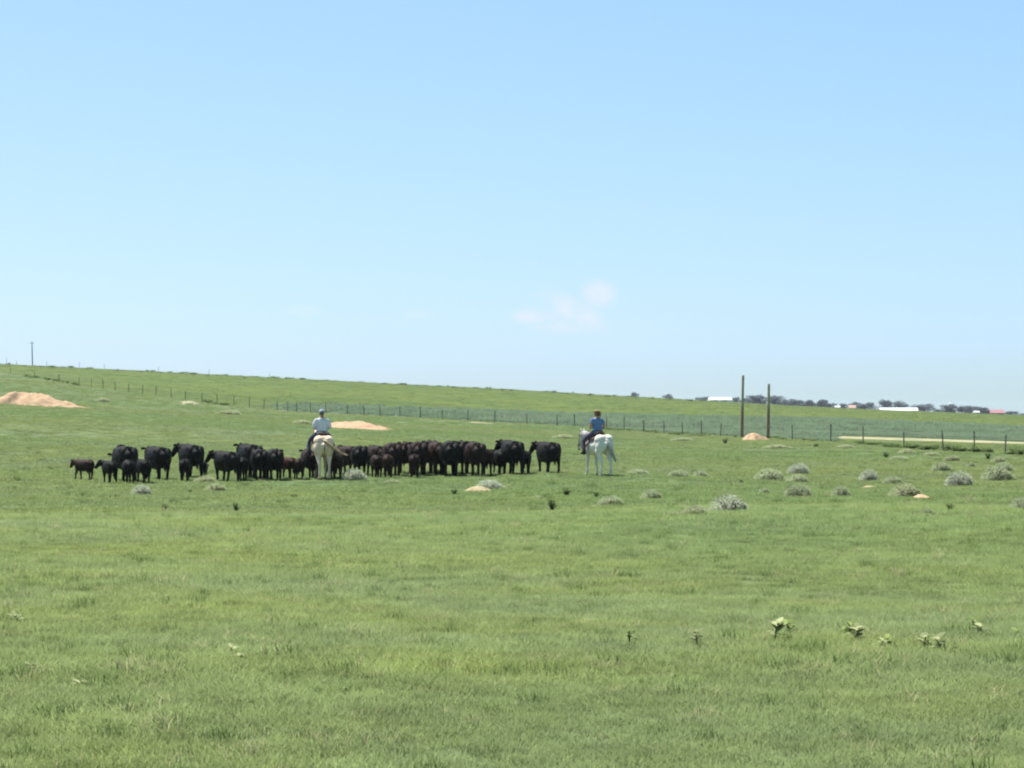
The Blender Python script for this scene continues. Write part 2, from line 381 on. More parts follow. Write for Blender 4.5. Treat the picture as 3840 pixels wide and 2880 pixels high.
# ------------------------------------------------------------------ bare dirt mounds and patches
from mathutils.noise import noise as noise3
def mound(name, px, py, wpx, hm, dm, m, label, seed, peak=0.0, rz=0.0, cat='dirt mound'):
    p = gp(px, py); wm = wpx * p.y / F
    r = random.Random(seed); nr, na = 26, 72; v = [(0, 0, 0)]; f = []
    ph = [(r.uniform(0, 6.28), r.uniform(.03, .13)) for _ in range(7)]
    out_ = []
    for i in range(1, nr + 1):
        q = i / nr
        for j in range(na):
            a = j * 2 * math.pi / na
            e = 1 + sum(am * math.sin((n + 1) * a + fz) for n, (fz, am) in enumerate(ph))
            x, y = q * e * wm / 2 * math.cos(a), q * e * dm / 2 * math.sin(a)
            out_.append((q, x, y))
    def hh(q, x, y):
        xx = x / (wm / 2) - peak
        s = max(0, 1 - q * q) ** 1.25 * (.93 + .07 * math.cos(2.2 * x + seed))
        h = hm * s * (.75 + .25 * math.cos(xx * 2.2))
        h += hm * .09 * (math.sin(x * 3.1 + seed) * math.sin(y * 2.7 + seed * 2) + .6 * math.sin(x * 7.3) * math.sin(y * 6.1 + 1)) * min(1, (1 - q) * 4)
        from_n = noise3(Vector((x * 2.3 + seed, y * 2.3, seed))) * .07 + noise3(Vector((x * 6 + seed, y * 6, 3))) * .035
        return h + from_n * min(1, hm / .5) * min(1, (1 - q) * 5) - .05 * (q > .99) + .012
    v = []
    ct, st = math.cos(rz), math.sin(rz)
    for q, x, y in [(0, 0, 0)] + out_:
        gx, gy = x * ct - y * st, x * st + y * ct
        v.append((gx, gy, hz(p.x + gx, p.y + gy) - p.z + hh(q, x, y)))
    for j in range(na): f.append((0, 1 + j, 1 + (j + 1) % na))
    for i in range(nr - 1):
        for j in range(na):
            a, b = 1 + i * na + j, 1 + i * na + (j + 1) % na
            f.append((a, a + na, b + na, b))
    me = pyd(name, v, f); a = me.attributes.new('edge', 'FLOAT', 'POINT'); a.data.foreach_set('value', [0.0] + [q for q, x, y in out_])
    o = newobj(name, me, m, smooth=True); o.location = p
    return tag(o, label, cat)
mound('dirt_mound', 108, 1520, 376, 1.22, 5.0, M['dirt'], 'large reddish dirt mound at the left edge of the pasture', 3, -.1)
mound('dirt_mound', 1350, 1607, 300, .62, 4.2, M['dirt'], 'low tan dirt mound right behind the rider in the white shirt', 5, -.45)
mound('dirt_mound', 2826, 1650, 98, .62, 2.6, M['dirt'], 'orange dirt heap between the two tall wooden poles', 8)
mound('dirt_mound', 712, 1522, 140, .55, 3.4, M['old_dirt'], 'weathered greyish mound half grown over, below the fence on the left', 11)
mound('sand_patch', 1790, 1842, 118, .16, 1.3, M['sand'], 'bare tan sand patch in front of the grey bush below the herd', 14, cat='sand patch')
mound('sand_patch', 3458, 1868, 42, .10, 2.6, M['dirt'], 'small orange bare patch at the right end of a wide sagebrush', 17, cat='sand patch')
mound('sand_patch', 3258, 1828, 62, .05, .9, M['sand'], 'thin pale sand streak in the grass among the right sagebrushes', 19, cat='sand patch')
mound('sand_patch', 2230, 1899, 34, .03, .4, M['sand'], 'tiny pale sand streak left of a low grey bush near the centre', 23, cat='sand patch')
mound('sand_patch', 1800, 1588, 150, .12, 3.0, M['old_dirt'], 'long pale bank of bare soil along the fence above the herd', 29, cat='sand patch')

# ------------------------------------------------------------------ fence
fo = empty('pasture_fence', onray(1920, float(fD(1920))))
tag(fo, 'long wire fence on dark posts crossing the pasture behind the herd', 'fence')
def child_at(o, parent, loc, rot=(0, 0, 0)):
    o.location = Vector(loc) - parent.location; o.rotation_euler = rot; return o
bm = bmesh.new(); loft(bm, [(0, 0, -.3), (0, 0, .6), (.01, 0, 1.16), (.01, 0, 1.2)], [.048, .045, .042, .028], n=7); post_wood = frombm(bm, 'post')
bm = bmesh.new(); loft(bm, [(0, 0, -.3), (0, 0, 1.22)], [(.045, .03), (.042, .028)], n=5)
box(bm, (-.05, -.012, .1), (.05, .012, 1.2)); post_steel = frombm(bm, 'post')
for m_ in (post_wood, post_steel): m_.materials.append(M['post'])
posts = [-60, 40, 130, 220, 296, 342, 387, 432, 483, 535, 585, 642, 695, 757, 815, 876, 935, 990, 1040, 1078, 1113, 1165, 1223, 1302, 1365, 1426, 1500, 1577, 1659, 1755, 1856, 1977, 2090, 2155, 2275, 2340, 2414, 2490, 2560, 2630, 2702,
         2972, 3115, 3237, 3390, 3537, 3653, 3770, 3900]
tops = []
for i, px in enumerate(posts):
    p = onray(px, float(fD(px))); o = link(bpy.data.objects.new('post', post_wood if i % 3 else post_steel), fo)
    child_at(o, fo, p, (random.uniform(-.05, .05), random.uniform(-.05, .05), random.uniform(0, 3)))
    o.scale = (1, 1, random.uniform(.9, 1.12)); tops.append(p)
for hgt in (.32, .6, .86, 1.08):
    bm = bmesh.new()
    q = []
    for a, b in zip(tops, tops[1:]):
        for k in range(3):
            c = a.lerp(b, k / 3); c.z = (a.z + (b.z - a.z) * k / 3) + hgt - .03 * math.sin(math.pi * k / 3); q.append(c - fo.location + Vector((0, -.06, 0)))
    loft(bm, q, [.006] * len(q), side=(0, 0, 1), n=3, cap=False)
    newobj('wire', frombm(bm, 'wire'), M['wire'], fo)

# two tall gate poles
def pole_mat():
    m, nt, b = pbsdf('creosote pole'); b.inputs['Roughness'].default_value = .85
    tc = N(nt, 'ShaderNodeTexCoord'); sx = N(nt, 'ShaderNodeSeparateXYZ'); L(nt, tc.outputs['Object'], sx.inputs[0])
    mp = N(nt, 'ShaderNodeMapping'); mp.inputs['Scale'].default_value = (14, 14, 1.2); L(nt, tc.outputs['Object'], mp.inputs[0])
    col = mixc(nt, noise(nt, mp.outputs[0], 1.5, 5), (.17, .095, .065), (.25, .145, .10))
    up = N(nt, 'ShaderNodeMapRange', interpolation_type='SMOOTHSTEP'); up.inputs['From Min'].default_value = 2.7; up.inputs['From Max'].default_value = 3.5
    L(nt, math1(nt, 'ADD', sx.outputs['Z'], noise(nt, mp.outputs[0], 2, 3)), up.inputs['Value'])
    col = mixc(nt, up.outputs[0], col, mixc(nt, noise(nt, mp.outputs[0], 2.2, 4), (.36, .33, .23), (.25, .23, .16)))
    L(nt, col, b.inputs['Base Color']); return m
M['pole'] = pole_mat()
def gate_pole(px, by, ty, lean, label):
    D = float(fD(px)) ; p = onray(px, D); h = (by - ty) * D / F
    t = empty('wooden_pole', p); tag(t, label, 'pole', 'tall gate poles')
    bm = bmesh.new(); loft(bm, [(0, 0, -.5), (lean * .1, 0, h * .3), (lean * .6, .02, h * .7), (lean, .03, h - .05), (lean, .03, h)], [.135, .13, .118, .11, .09], n=12)
    newobj('shaft', frombm(bm, 'shaft'), M['pole'], t, True)
    bm = bmesh.new(); bmesh.ops.create_cone(bm, cap_ends=True, segments=10, radius1=.135, radius2=.125, depth=.06, matrix=Matrix.Translation((lean, .03, h - .35)))
    newobj('metal_band', frombm(bm, 'metal_band'), M['wire'], t)
    for dz in (.12, .55):
        bm = bmesh.new(); loft(bm, [(lean - .01, -.2, h - dz), (lean - .01, .22, h - dz)], [.018, .018], side=(1, 0, 0), n=6); ball(bm, (lean - .01, -.2, h - dz), .04, 8)
        newobj('bolt', frombm(bm, 'bolt'), M['wire'], t)
gate_pole(2783, 1636, 1403, .08, 'taller left wooden pole of the pair beside the orange dirt heap')
gate_pole(2881, 1646, 1440, .05, 'shorter right wooden pole of the pair beside the orange dirt heap')

# utility pole far up on the hill line, and a row of small far posts on the skyline
M['grey_wood'] = mat('weathered pole', (.32, .31, .29), (.25, .24, .23), 5, .9)
def utility(px, ty, D, label, hidden):
    p = onray(px, D); h = zof(ty, D) - p.z
    t = empty('utility_pole', p); tag(t, label, 'utility pole')
    bm = bmesh.new(); loft(bm, [(0, 0, -.5), (-.12, 0, h * .6), (-.22, 0, h)], [.2, .17, .14], n=9); newobj('shaft', frombm(bm, 'shaft'), M['grey_wood'], t, True)
    bm = bmesh.new(); box(bm, (-.95, -.06, h - .75), (.5, .06, h - .62)); newobj('crossarm', frombm(bm, 'crossarm'), M['grey_wood'], t)
    for x in (-.85, -.22, .4):
        bm = bmesh.new(); loft(bm, [(x, 0, h - .62), (x, 0, h - .5), (x, 0, h - .45)], [.05, .06, .02], n=6); newobj('insulator', frombm(bm, 'insulator'), M['steel'], t)
utility(122, 1279, 740, 'grey utility pole standing on the hill crest at far left', True)
ff = empty('skyline_fence', onray(500, 640)); tag(ff, 'faint far fence posts sticking up along the hill crest', 'fence')
for px, h in ((24, 1.9), (62, 1.3), (175, 1.5), (297, 1.6), (392, 1.5), (594, 1.4), (783, 1.5), (1010, 1.3)):
    p = onray(px, 640); o = link(bpy.data.objects.new('post', post_wood), ff); child_at(o, ff, p, (0, random.uniform(-.08, .08), 0)); o.scale = (1.1, 1.1, h / 1.2)

# ------------------------------------------------------------------ cattle
def coat(name, c1, c2, rough=.6, spec=.07, sheen=.0):
    m = mat(name, c1, c2, 7, rough, .25, 60, spec)
    b = m.node_tree.nodes['Principled BSDF']; b.inputs['Sheen Weight'].default_value = sheen; b.inputs['Sheen Roughness'].default_value = .5
    return m
M['black'] = coat('black coat', (.0065, .0062, .0062), (.010, .009, .0085))
M['brownblack'] = coat('brownish black coat', (.027, .0145, .012), (.013, .0085, .0075))
M['darkbrown'] = coat('dark brown coat', (.036, .0185, .0135), (.019, .0108, .0085))
M['red'] = coat('red brown coat', (.055, .022, .016), (.032, .014, .011))
M['eye'] = mat('eye', (.01, .008, .007), None, 5, .15, spec=.6)

def make_cow(name, yaw=0.0, pitch=0.0, gait=(0, 0, 0, 0), calf=False, tail=0.0):
    """cow facing +X, about 1.33 m at the hip; returns (body mesh, switch mesh, eye mesh, eye points)"""
    bm = bmesh.new()
    hs, ws = (.86, .80) if calf else (1, 1)           # calves: slighter barrel
    lz = .05 if calf else 0
    T = [(-.80, 1.13, .12, .14), (-.765, 1.06, .235, .26), (-.68, 1.015, .305, .325), (-.52, .985, .345, .36), (-.25, .90, .385, .44), (.05, .87, .40, .46),
         (.30, .88, .375, .445), (.48, .92, .31, .41), (.63, .965, .23, .32), (.74, .97, .15, .22)]
    loft(bm, [(x, 0, z + lz + (1 - hs) * .20) for x, z, a, b in T], [(a * ws, b * hs) for *_, a, b in T], n=16)
    # hip bones, tailhead, shoulder, brisket
    for s in (-1, 1):
        ball(bm, (-.50, s * .19 * ws, 1.14), (.22, .16, .15)); ball(bm, (-.60, s * .185 * ws, .98), (.21, .155, .30)); ball(bm, (.42, s * .20 * ws, .97), (.2, .15, .29))
    ball(bm, (-.74, 0, 1.25), (.10, .08, .07)); ball(bm, (.60, 0, .74), (.16, .14, .18))
    if not calf: ball(bm, (-.36, 0, .56), (.15, .13, .10))
    piv = Vector((.52, 0, 1.04))
    def bend(p):
        p = Vector(p); k = min(1, max(0, (p.x - .50) / .50))
        q = p - piv
        q = Matrix.Rotation(yaw * k, 3, 'Z') @ (Matrix.Rotation(pitch * (.45 + .55 * k), 3, 'Y') @ q)
        return q + piv
    nk = [((.42, 0, 1.03), .27 * ws, .33), ((.60, 0, 1.07), .215 * ws, .29), ((.76, 0, 1.11), .17, .24), ((.90, 0, 1.15), .135, .18)]
    loft(bm, [bend(p) for p, *_ in nk], [(a, b) for _, a, b in nk], n=12)
    k = 1.08 if calf else 1
    hd = [((.87, 0, 1.22), .09, .10), ((.94, 0, 1.21), .13, .13), ((1.02, 0, 1.12), .13, .135), ((1.10, 0, 1.01), .105, .11), ((1.17, 0, .91), .088, .09), ((1.215, 0, .855), .085, .078), ((1.235, 0, .83), .055, .05)]
    loft(bm, [bend(p) for p, *_ in hd], [(a * k, b * k) for _, a, b in hd], n=12)
    ball(bm, bend((.93, 0, 1.335)), (.075, .075, .05))
    for s in (-1, 1):
        e = [bend(p) for p in ((.93, s * .10, 1.28), (.91, s * .19, 1.30), (.90, s * .28, 1.28), (.905, s * .33, 1.25))]
        loft(bm, e, [(.03, .025), (.065, .028), (.06, .025), (.02, .012)], side=(.3, 0, 1), n=8)
    for i, (fx, s) in enumerate(((1, 1), (1, -1), (-1, 1), (-1, -1))):
        g_ = gait[i]; y = s * .19 * (ws if calf else 1)
        if fx > 0:
                        Lg = [((.45, y * 1.05, .90), .15, .19), ((.45, y * 1.05, .70), .12, .14), ((.48 + g_ * .25, y, .52), .08, .09), ((.51 + g_ * .6, y, .40), .068, .074), ((.50 + g_ * .8, y, .26), .050, .054),
                  ((.50 + g_, y, .13), .055, .058), ((.53 + g_, y, .06), .046, .05), ((.54 + g_, y, .005), .058, .066)]
        else:
            Lg = [((-.60, y * .95, 1.0), .15, .2), ((-.52, y * 1.05, .78), .15, .20), ((-.58 + g_ * .25, y * 1.05, .60), .105, .13), ((-.685 + g_ * .5, y, .47), .070, .085), ((-.68 + g_ * .7, y, .34), .054, .06),
                  ((-.665 + g_, y, .14), .055, .058), ((-.63 + g_, y, .06), .046, .05), ((-.615 + g_, y, .005), .058, .066)]
        loft(bm, [p for p, *_ in Lg], [(a, b) for _, a, b in Lg], n=9)
    tl = [(-.76, 0, 1.30), (-.85, .01, 1.20), (-.875, .02 + tail * .3, 1.0), (-.865, .02 + tail * .7, .8), (-.86, .02 + tail, .66)]
    loft(bm, tl, [.05, .04, .032, .028, .028], side=(0, 1, 0), n=7)
    body = fuse(bm, name + '_body', .0235, 3)
    r = random.Random(3); v = []; f = []
    for q in range(60):
        a = r.uniform(0, 6.28); rr = r.uniform(0, .028); b = Vector((-.86 + rr * math.cos(a), .02 + tail + rr * math.sin(a), .72 - r.uniform(0, .1)))
        e = b + Vector((r.uniform(-.05, .03), r.uniform(-.05, .05) + tail * .2, -r.uniform(.18, .34))); s_ = Vector((math.cos(a + 1.57), math.sin(a + 1.57), 0)) * .009; n0 = len(v)
        mid = b.lerp(e, .5) + Vector((math.cos(a), math.sin(a), 0)) * .03
        v += [b - s_, b + s_, mid - s_, mid + s_, e]; f += [(n0, n0 + 1, n0 + 3, n0 + 2), (n0 + 2, n0 + 3, n0 + 4)]
    sw = pyd(name + '_switch', [tuple(p) for p in v], f)
    eyes = [bend((1.03, s * .125 * k, 1.17)) for s in (-1, 1)]
    return body, sw, eyes
bm = bmesh.new(); ball(bm, (0, 0, 0), .024, 8); eye_me = frombm(bm, 'eye'); eye_me.materials.append(M['eye'])
kinds = {
    'walk': make_cow('cow', 0, .12, (.12, -.10, -.10, .12)),
    'stand': make_cow('cow', .15, .05, (.02, -.03, .04, -.05), tail=.03),
    'left': make_cow('cow', .62, .02, (-.08, .12, .10, -.08)),
    'right': make_cow('cow', -.55, .10, (.10, -.06, -.10, .06), tail=-.04),
    'low': make_cow('cow', .25, .75, (.05, -.10, .10, -.08)),
    'calf': make_cow('calf', .1, .08, (.10, -.08, -.08, .10), True),
    'calf_left': make_cow('calf', .75, -.05, (-.07, .1, .08, -.09), True),
    'calf_low': make_cow('calf', -.1, .7, (.06, -.06, .08, -.03), True, .03),
}
def cattle(name, kind, px, py, turn, sc_, m, label, group):
    """turn: degrees turned left from facing straight away"""
    p = gp(px, py); h = R(90 + turn); D = p.y + .62 * sc_ * math.cos(R(turn))
    x = (px - CX) / F * p.y; body, sw, eyes = kinds[kind]
    # ground contact at the four feet, so that none hovers on the slope
    o = bpy.data.objects.new(name, body); link(o)
    if len(body.materials) == 0: body.materials.append(M['black'])
    o.material_slots[0].link = 'OBJECT'; o.material_slots[0].material = M[m]
    fw = Vector((math.cos(h), math.sin(h), 0)); zb = hz(x + fw.x * -.6 * sc_, D + fw.y * -.6 * sc_); zf = hz(x + fw.x * .5 * sc_, D + fw.y * .5 * sc_)
    o.location = (x, D, (zb + zf) / 2 - .012); o.rotation_euler = (0, -math.atan2(zf - zb, 1.1 * sc_), h); o.scale = (sc_, sc_ * 1.08, sc_)
    tag(o, label, name, group)
    s = bpy.data.objects.new('tail_switch', sw); link(s, o)
    if len(sw.materials) == 0: sw.materials.append(M['black'])
    s.material_slots[0].link = 'OBJECT'; s.material_slots[0].material = M[m]
    for e in eyes:
        q = link(bpy.data.objects.new('eye', eye_me), o); q.location = e
    return o
HG, KG = 'cows of the herd', 'calves of the herd'
cows = [
 # kind, px, py, turn, scale, coat, label
 ('low', 458, 1805, 24, 1.0, 'black', 'black cow with head lowered, leftmost of the grown cows'),
 ('walk', 582, 1801, 30, .96, 'black', 'black cow walking left, second grown cow from the left edge'),
 ('left', 708, 1793, 26, .98, 'black', 'black cow with head turned left above a small calf, third grown cow from left'),
 ('left', 843, 1807, 34, .86, 'black', 'black cow with raised head and pricked ears at the left end of the middle clump'),
 ('stand', 930, 1796, 24, 1.0, 'black', 'big black cow standing broadside behind a calf in the middle clump'),
 ('walk', 968, 1802, 10, .88, 'black', 'black cow in the middle of the clump left of the white shirt rider'),
 ('right', 1022, 1802, 12, .88, 'black', 'black cow from behind just left of the red brown calf'),
 ('walk', 1160, 1795, 18, .84, 'brownblack', 'dark cow just left of the cream horse, half hidden by it'),
 ('low', 1296, 1781, 38, .88, 'brownblack', 'dark cow head down just right of the cream horse tail'),
 ('walk', 1345, 1786, 4, .90, 'black', 'black cow seen from behind, above the rounded grey bush'),
 ('walk', 1410, 1783, 22, .90, 'brownblack', 'dark cow behind the two small calves right of the rounded grey bush'),
 ('right', 1466, 1787, 10, .99, 'brownblack', 'tall dark cow from behind with a brownish calf at its heels'),
 ('stand', 1518, 1778, 2, .97, 'darkbrown', 'dark brown cow squeezed between two cows in the packed right group'),
 ('walk', 1566, 1785, 6, 1.02, 'brownblack', 'dark cow from behind with a calf hiding its hind legs in the packed group'),
 ('stand', 1604, 1776, -4, 1.0, 'brownblack', 'dark cow mostly hidden, deep in the middle of the packed right group'),
 ('walk', 1640, 1782, 12, 1.0, 'darkbrown', 'dark brown cow from behind, third in from the right of the packed group'),
 ('right', 1684, 1787, 6, 1.04, 'black', 'tallest black cow from behind near the right end of the packed group'),
 ('stand', 1722, 1778, -6, 1.0, 'brownblack', 'dark cow peeking out between the last two big cows of the packed group'),
 ('walk', 1780, 1786, 10, 1.02, 'brownblack', 'broad dark cow from behind closing the right end of the packed group'),
 ('left', 1920, 1780, 14, 1.03, 'black', 'black cow flanked by two calves right of the packed group'),
 ('left', 2056, 1774, 20, .97, 'black', 'lone black cow at the right end of the herd looking left'),
]
calves = [
 ('calf', 310, 1800, 52, .58, 'darkbrown', 'brownish calf walking left alone at the far left of the herd'),
 ('calf_left', 405, 1814, 28, .62, 'black', 'black calf reaching its head left in front of the leftmost cow'),
 ('calf_low', 475, 1814, 18, .64, 'black', 'black calf with head down under the belly of the leftmost cow'),
 ('calf', 532, 1813, 22, .66, 'black', 'black calf in front of the second grown cow from left'),
 ('calf', 688, 1807, 4, .63, 'black', 'small black calf from behind below the third grown cow from left'),
 ('calf_low', 760, 1792, 0, .46, 'black', 'tiny black calf seen from behind just above a pale sagebrush'),
 ('calf', 902, 1804, 14, .66, 'black', 'black calf from behind in front of the middle clump'),
 ('calf', 1081, 1797, 24, .62, 'red', 'red brown calf left of the cream horse'),
 ('calf_low', 1120, 1799, 5, .60, 'brownblack', 'dark calf between the red calf and the cream horse'),
 ('calf', 1262, 1798, 2, .70, 'darkbrown', 'dark brown calf just right of the cream horse hind legs'),
 ('calf', 1236, 1794, -5, .62, 'darkbrown', 'dark brown calf half hidden behind the cream horse legs'),
 ('calf', 1410, 1792, 12, .66, 'brownblack', 'dark calf right of the rounded grey bush, left of two small ones'),
 ('calf_left', 1454, 1794, 2, .68, 'darkbrown', 'brownish calf at the heels of a tall cow, right of the rounded bush'),
 ('calf', 1553, 1792, 0, .68, 'brownblack', 'dark calf from behind in front of the packed group of cows'),
 ('calf', 1828, 1783, 0, .78, 'brownblack', 'slim dark calf at the right edge of the packed group'),
 ('calf_low', 1872, 1778, 14, .72, 'black', 'black calf left of the cow standing between two calves'),
 ('calf', 1971, 1778, -4, .70, 'black', 'black calf right of the cow standing between two calves'),
]
for k, px, py, t, s, m, l in cows: cattle('cow', k, px, py, t, s, m, l, HG)
for k, px, py, t, s, m, l in calves: cattle('calf', k, px, py, t, s, m, l, KG)

# ------------------------------------------------------------------ horses, tack and riders
M['cream'] = coat('cream coat', (.76, .59, .46), (.66, .49, .37), .6)
M['white_coat'] = coat('white coat', (.74, .69, .63), (.64, .59, .54), .6)
M['hoof'] = mat('hoof', (.11, .095, .08), None, 12, .6)
M['muzzle'] = mat('muzzle skin', (.16, .13, .125), None, 12, .6)
M['dark_crease'] = mat('dark rump crease', (.05, .035, .035), None, 12, .6)
M['cream_hair'] = mat('cream tail hair', (.72, .56, .38), (.58, .43, .28), 9, .7)
M['grey_hair'] = mat('grey tail hair', (.52, .50, .47), (.27, .25, .23), 3.5, .7)
M['leather'] = mat('saddle leather', (.10, .045, .022), (.055, .025, .014), 12, .5, .2, 50)
M['dark_leather'] = mat('dark leather', (.03, .02, .016), None, 12, .5)
M['blanket'] = mat('saddle blanket', (.10, .05, .09), (.05, .03, .07), 14, .95)
M['skin'] = mat('skin', (.42, .215, .145), (.36, .175, .115), 12, .6)
M['white_shirt'] = mat('pale grey shirt', (.60, .61, .70), (.54, .55, .64), 6, .9, .3, 18)
M['blue_shirt'] = mat('blue shirt', (.115, .20, .38), (.085, .155, .31), 6, .9, .3, 18)
M['jeans'] = mat('jeans', (.055, .058, .115), (.035, .038, .08), 18, .9, .3, 30)
M['jeans_grey'] = mat('faded jeans', (.095, .075, .13), (.06, .05, .095), 18, .9, .3, 30)
M['boot'] = mat('boot leather', (.02, .015, .012), None, 12, .45)
M['cap'] = mat('grey cap', (.34, .37, .46), (.26, .29, .37), 9, .9)
M['hair_grey'] = mat('grey hair', (.14, .12, .11), None, 30, .8)
M['hair_brown'] = mat('light brown hair', (.20, .105, .05), (.11, .055, .028), 25, .7)
M['straw'] = mat('straw visor', (.42, .30, .15), (.32, .2, .1), 25, .9)

def split_mats(me, mats, fn):
    for m in mats: me.materials.append(m)
    for p in me.polygons: p.material_index = fn(p.center)
def horse(loc, turn, size, m, hair, label, gait, yaw, pitch, tail_path, tail_r, hair_m, name_seed):
    h = R(90 + turn); root = empty('horse', loc, h); root.scale = (size, size * 1.09, size); tag(root, label, 'horse')
    bm = bmesh.new()
    T = [(-.83, 1.30, .10, .12), (-.79, 1.25, .19, .22), (-.70, 1.225, .265, .30), (-.56, 1.22, .30, .335), (-.32, 1.17, .295, .335), (-.02, 1.125, .305, .35), (.26, 1.13, .285, .365), (.46, 1.17, .245, .365), (.62, 1.18, .195, .30), (.74, 1.15, .13, .20)]
    loft(bm, [(x, 0, z) for x, z, *_ in T], [(a, b) for *_, a, b in T], n=18)
    for s in (-1, 1):
        ball(bm, (-.57, s * .15, 1.36), (.25, .19, .205)); ball(bm, (-.65, s * .165, 1.12), (.21, .165, .32)); ball(bm, (.48, s * .15, 1.08), (.18, .12, .27))
    ball(bm, (.42, 0, 1.48), (.22, .09, .08))
    piv = Vector((.55, 0, 1.25))
    def bend(p):
        p = Vector(p); k = min(1, max(0, (p.x - .5) / .7)); q = p - piv
        return Matrix.Rotation(yaw * k, 3, 'Z') @ (Matrix.Rotation(pitch * (.5 + .5 * k), 3, 'Y') @ q) + piv
    nk = [((.46, 0, 1.28), .15, .28), ((.68, 0, 1.42), .115, .23), ((.90, 0, 1.59), .09, .18), ((1.06, 0, 1.72), .08, .145), ((1.14, 0, 1.77), .075, .11)]
    loft(bm, [bend(p) for p, *_ in nk], [(a, b) for _, a, b in nk], n=12)
    hd = [((1.06, 0, 1.82), .06, .07), ((1.13, 0, 1.80), .09, .11), ((1.24, 0, 1.72), .10, .14), ((1.37, 0, 1.60), .075, .11), ((1.51, 0, 1.47), .062, .08), ((1.61, 0, 1.37), .066, .075), ((1.66, 0, 1.33), .045, .05)]
    loft(bm, [bend(p) for p, *_ in hd], [(a, b) for _, a, b in hd], n=12)
    for s in (-1, 1): loft(bm, [bend(p) for p in ((1.10, s * .055, 1.86), (1.10, s * .06, 1.94), (1.12, s * .055, 2.01))], [(.03, .022), (.034, .022), (.008, .008)], n=7)
    for i, (fx, s) in enumerate(((1, 1), (1, -1), (-1, 1), (-1, -1))):
        g_ = gait[i]; y = s * .16
        if fx > 0: Lg = [((.46, y, 1.02), .11, .17), ((.44, y, .86), .095, .12), ((.46 + g_ * .3, y, .66), .068, .078), ((.49 + g_ * .6, y, .50), .055, .06), ((.48 + g_ * .8, y, .33), .037, .042), ((.48 + g_, y, .19), .046, .05), ((.52 + g_, y, .10), .040, .045), ((.54 + g_, y, .06), .055, .062), ((.55 + g_, y, .004), .066, .075)]
        else: Lg = [((-.62, y, 1.10), .12, .20), ((-.52, y * 1.1, .93), .125, .18), ((-.63 + g_ * .2, y * 1.05, .74), .085, .115), ((-.765 + g_ * .5, y, .565), .055, .07), ((-.765 + g_ * .7, y, .42), .042, .048), ((-.755 + g_, y, .20), .046, .05), ((-.71 + g_, y, .10), .040, .045), ((-.69 + g_, y, .06), .055, .062), ((-.68 + g_, y, .004), .066, .075)]
        loft(bm, [p for p, *_ in Lg], [(a, b) for _, a, b in Lg], n=10)
    body = fuse(bm, 'horse_body', .022, 3)
    mz = bend((1.64, 0, 1.34))
    def which(c):
        if c.z < .062: return 1
        if (c - mz).length < .085: return 2
        if c.x < -.70 and abs(c.y) < .02 and .90 < c.z < 1.33: return 3  # dark strip down the rump crease below the dock
        return 0
    split_mats(body, [m, M['hoof'], M['muzzle'], M['dark_crease']], which)
    newobj('body', body, None, root)
    r = random.Random(name_seed)
    # tail: strands along a path
    v = []; f = []; TP = [Vector(p) for p in tail_path]
    def along(t):
        q = t * (len(TP) - 1); i = min(int(q), len(TP) - 2); return TP[i].lerp(TP[i + 1], q - i)
    for q in range(170):
        a = r.uniform(0, 6.28); rr = r.uniform(.2, 1); off = Vector((math.cos(a), math.sin(a), .25 * math.sin(a * 3))) * rr; t1 = r.uniform(.7, 1); sd_ = Vector((-math.sin(a), math.cos(a), 0)) * .011; n0 = len(v); K = 7
        for k in range(K):
            t = t1 * k / (K - 1); wd = np.interp(t, (0, .3, .7, 1), tail_r); c = along(t) + off * wd + Vector((0, 0, off.y * wd * .5)); sf = sd_ * (1 if k < K - 1 else .3)
            v += [tuple(c - sf), tuple(c + sf)]
        for k in range(K - 1): f.append((n0 + 2 * k, n0 + 2 * k + 1, n0 + 2 * k + 3, n0 + 2 * k + 2))
    newobj('tail', pyd('tail', v, f), hair_m, root)
    v = []; f = []
    for q in range(90):
        t = r.uniform(0, 1); b = bend((.56 + .58 * t, 0, 1.60 + .29 * t)); sd_ = 1 if r.random() < .8 else -1; n0 = len(v); lnn = r.uniform(.14, .26); dx = Vector((.012, 0, 0.008))
        for k, (yy, zz) in enumerate(((.0, .02), (.075, -.02), (.105, -lnn * .55), (.10, -lnn))): 
            c = b + Vector((-.02 * k, sd_ * yy, zz)); v += [tuple(c - dx), tuple(c + dx)]
        for k in range(3): f.append((n0 + 2 * k, n0 + 2 * k + 1, n0 + 2 * k + 3, n0 + 2 * k + 2))
    newobj('mane', pyd('mane', v, f), hair_m, root)
    for s in (-1, 1):
        q = link(bpy.data.objects.new('eye', eye_me), root); q.location = bend((1.24, s * .092, 1.77))
    return root, bend
def tube_obj(name, paths, m, parent, rr=.012, n=6):
    bm = bmesh.new()
    for p in paths: loft(bm, p, [rr] * len(p), side=(.3, .2, 1), n=n)
    return newobj(name, frombm(bm, name), m, parent, True)
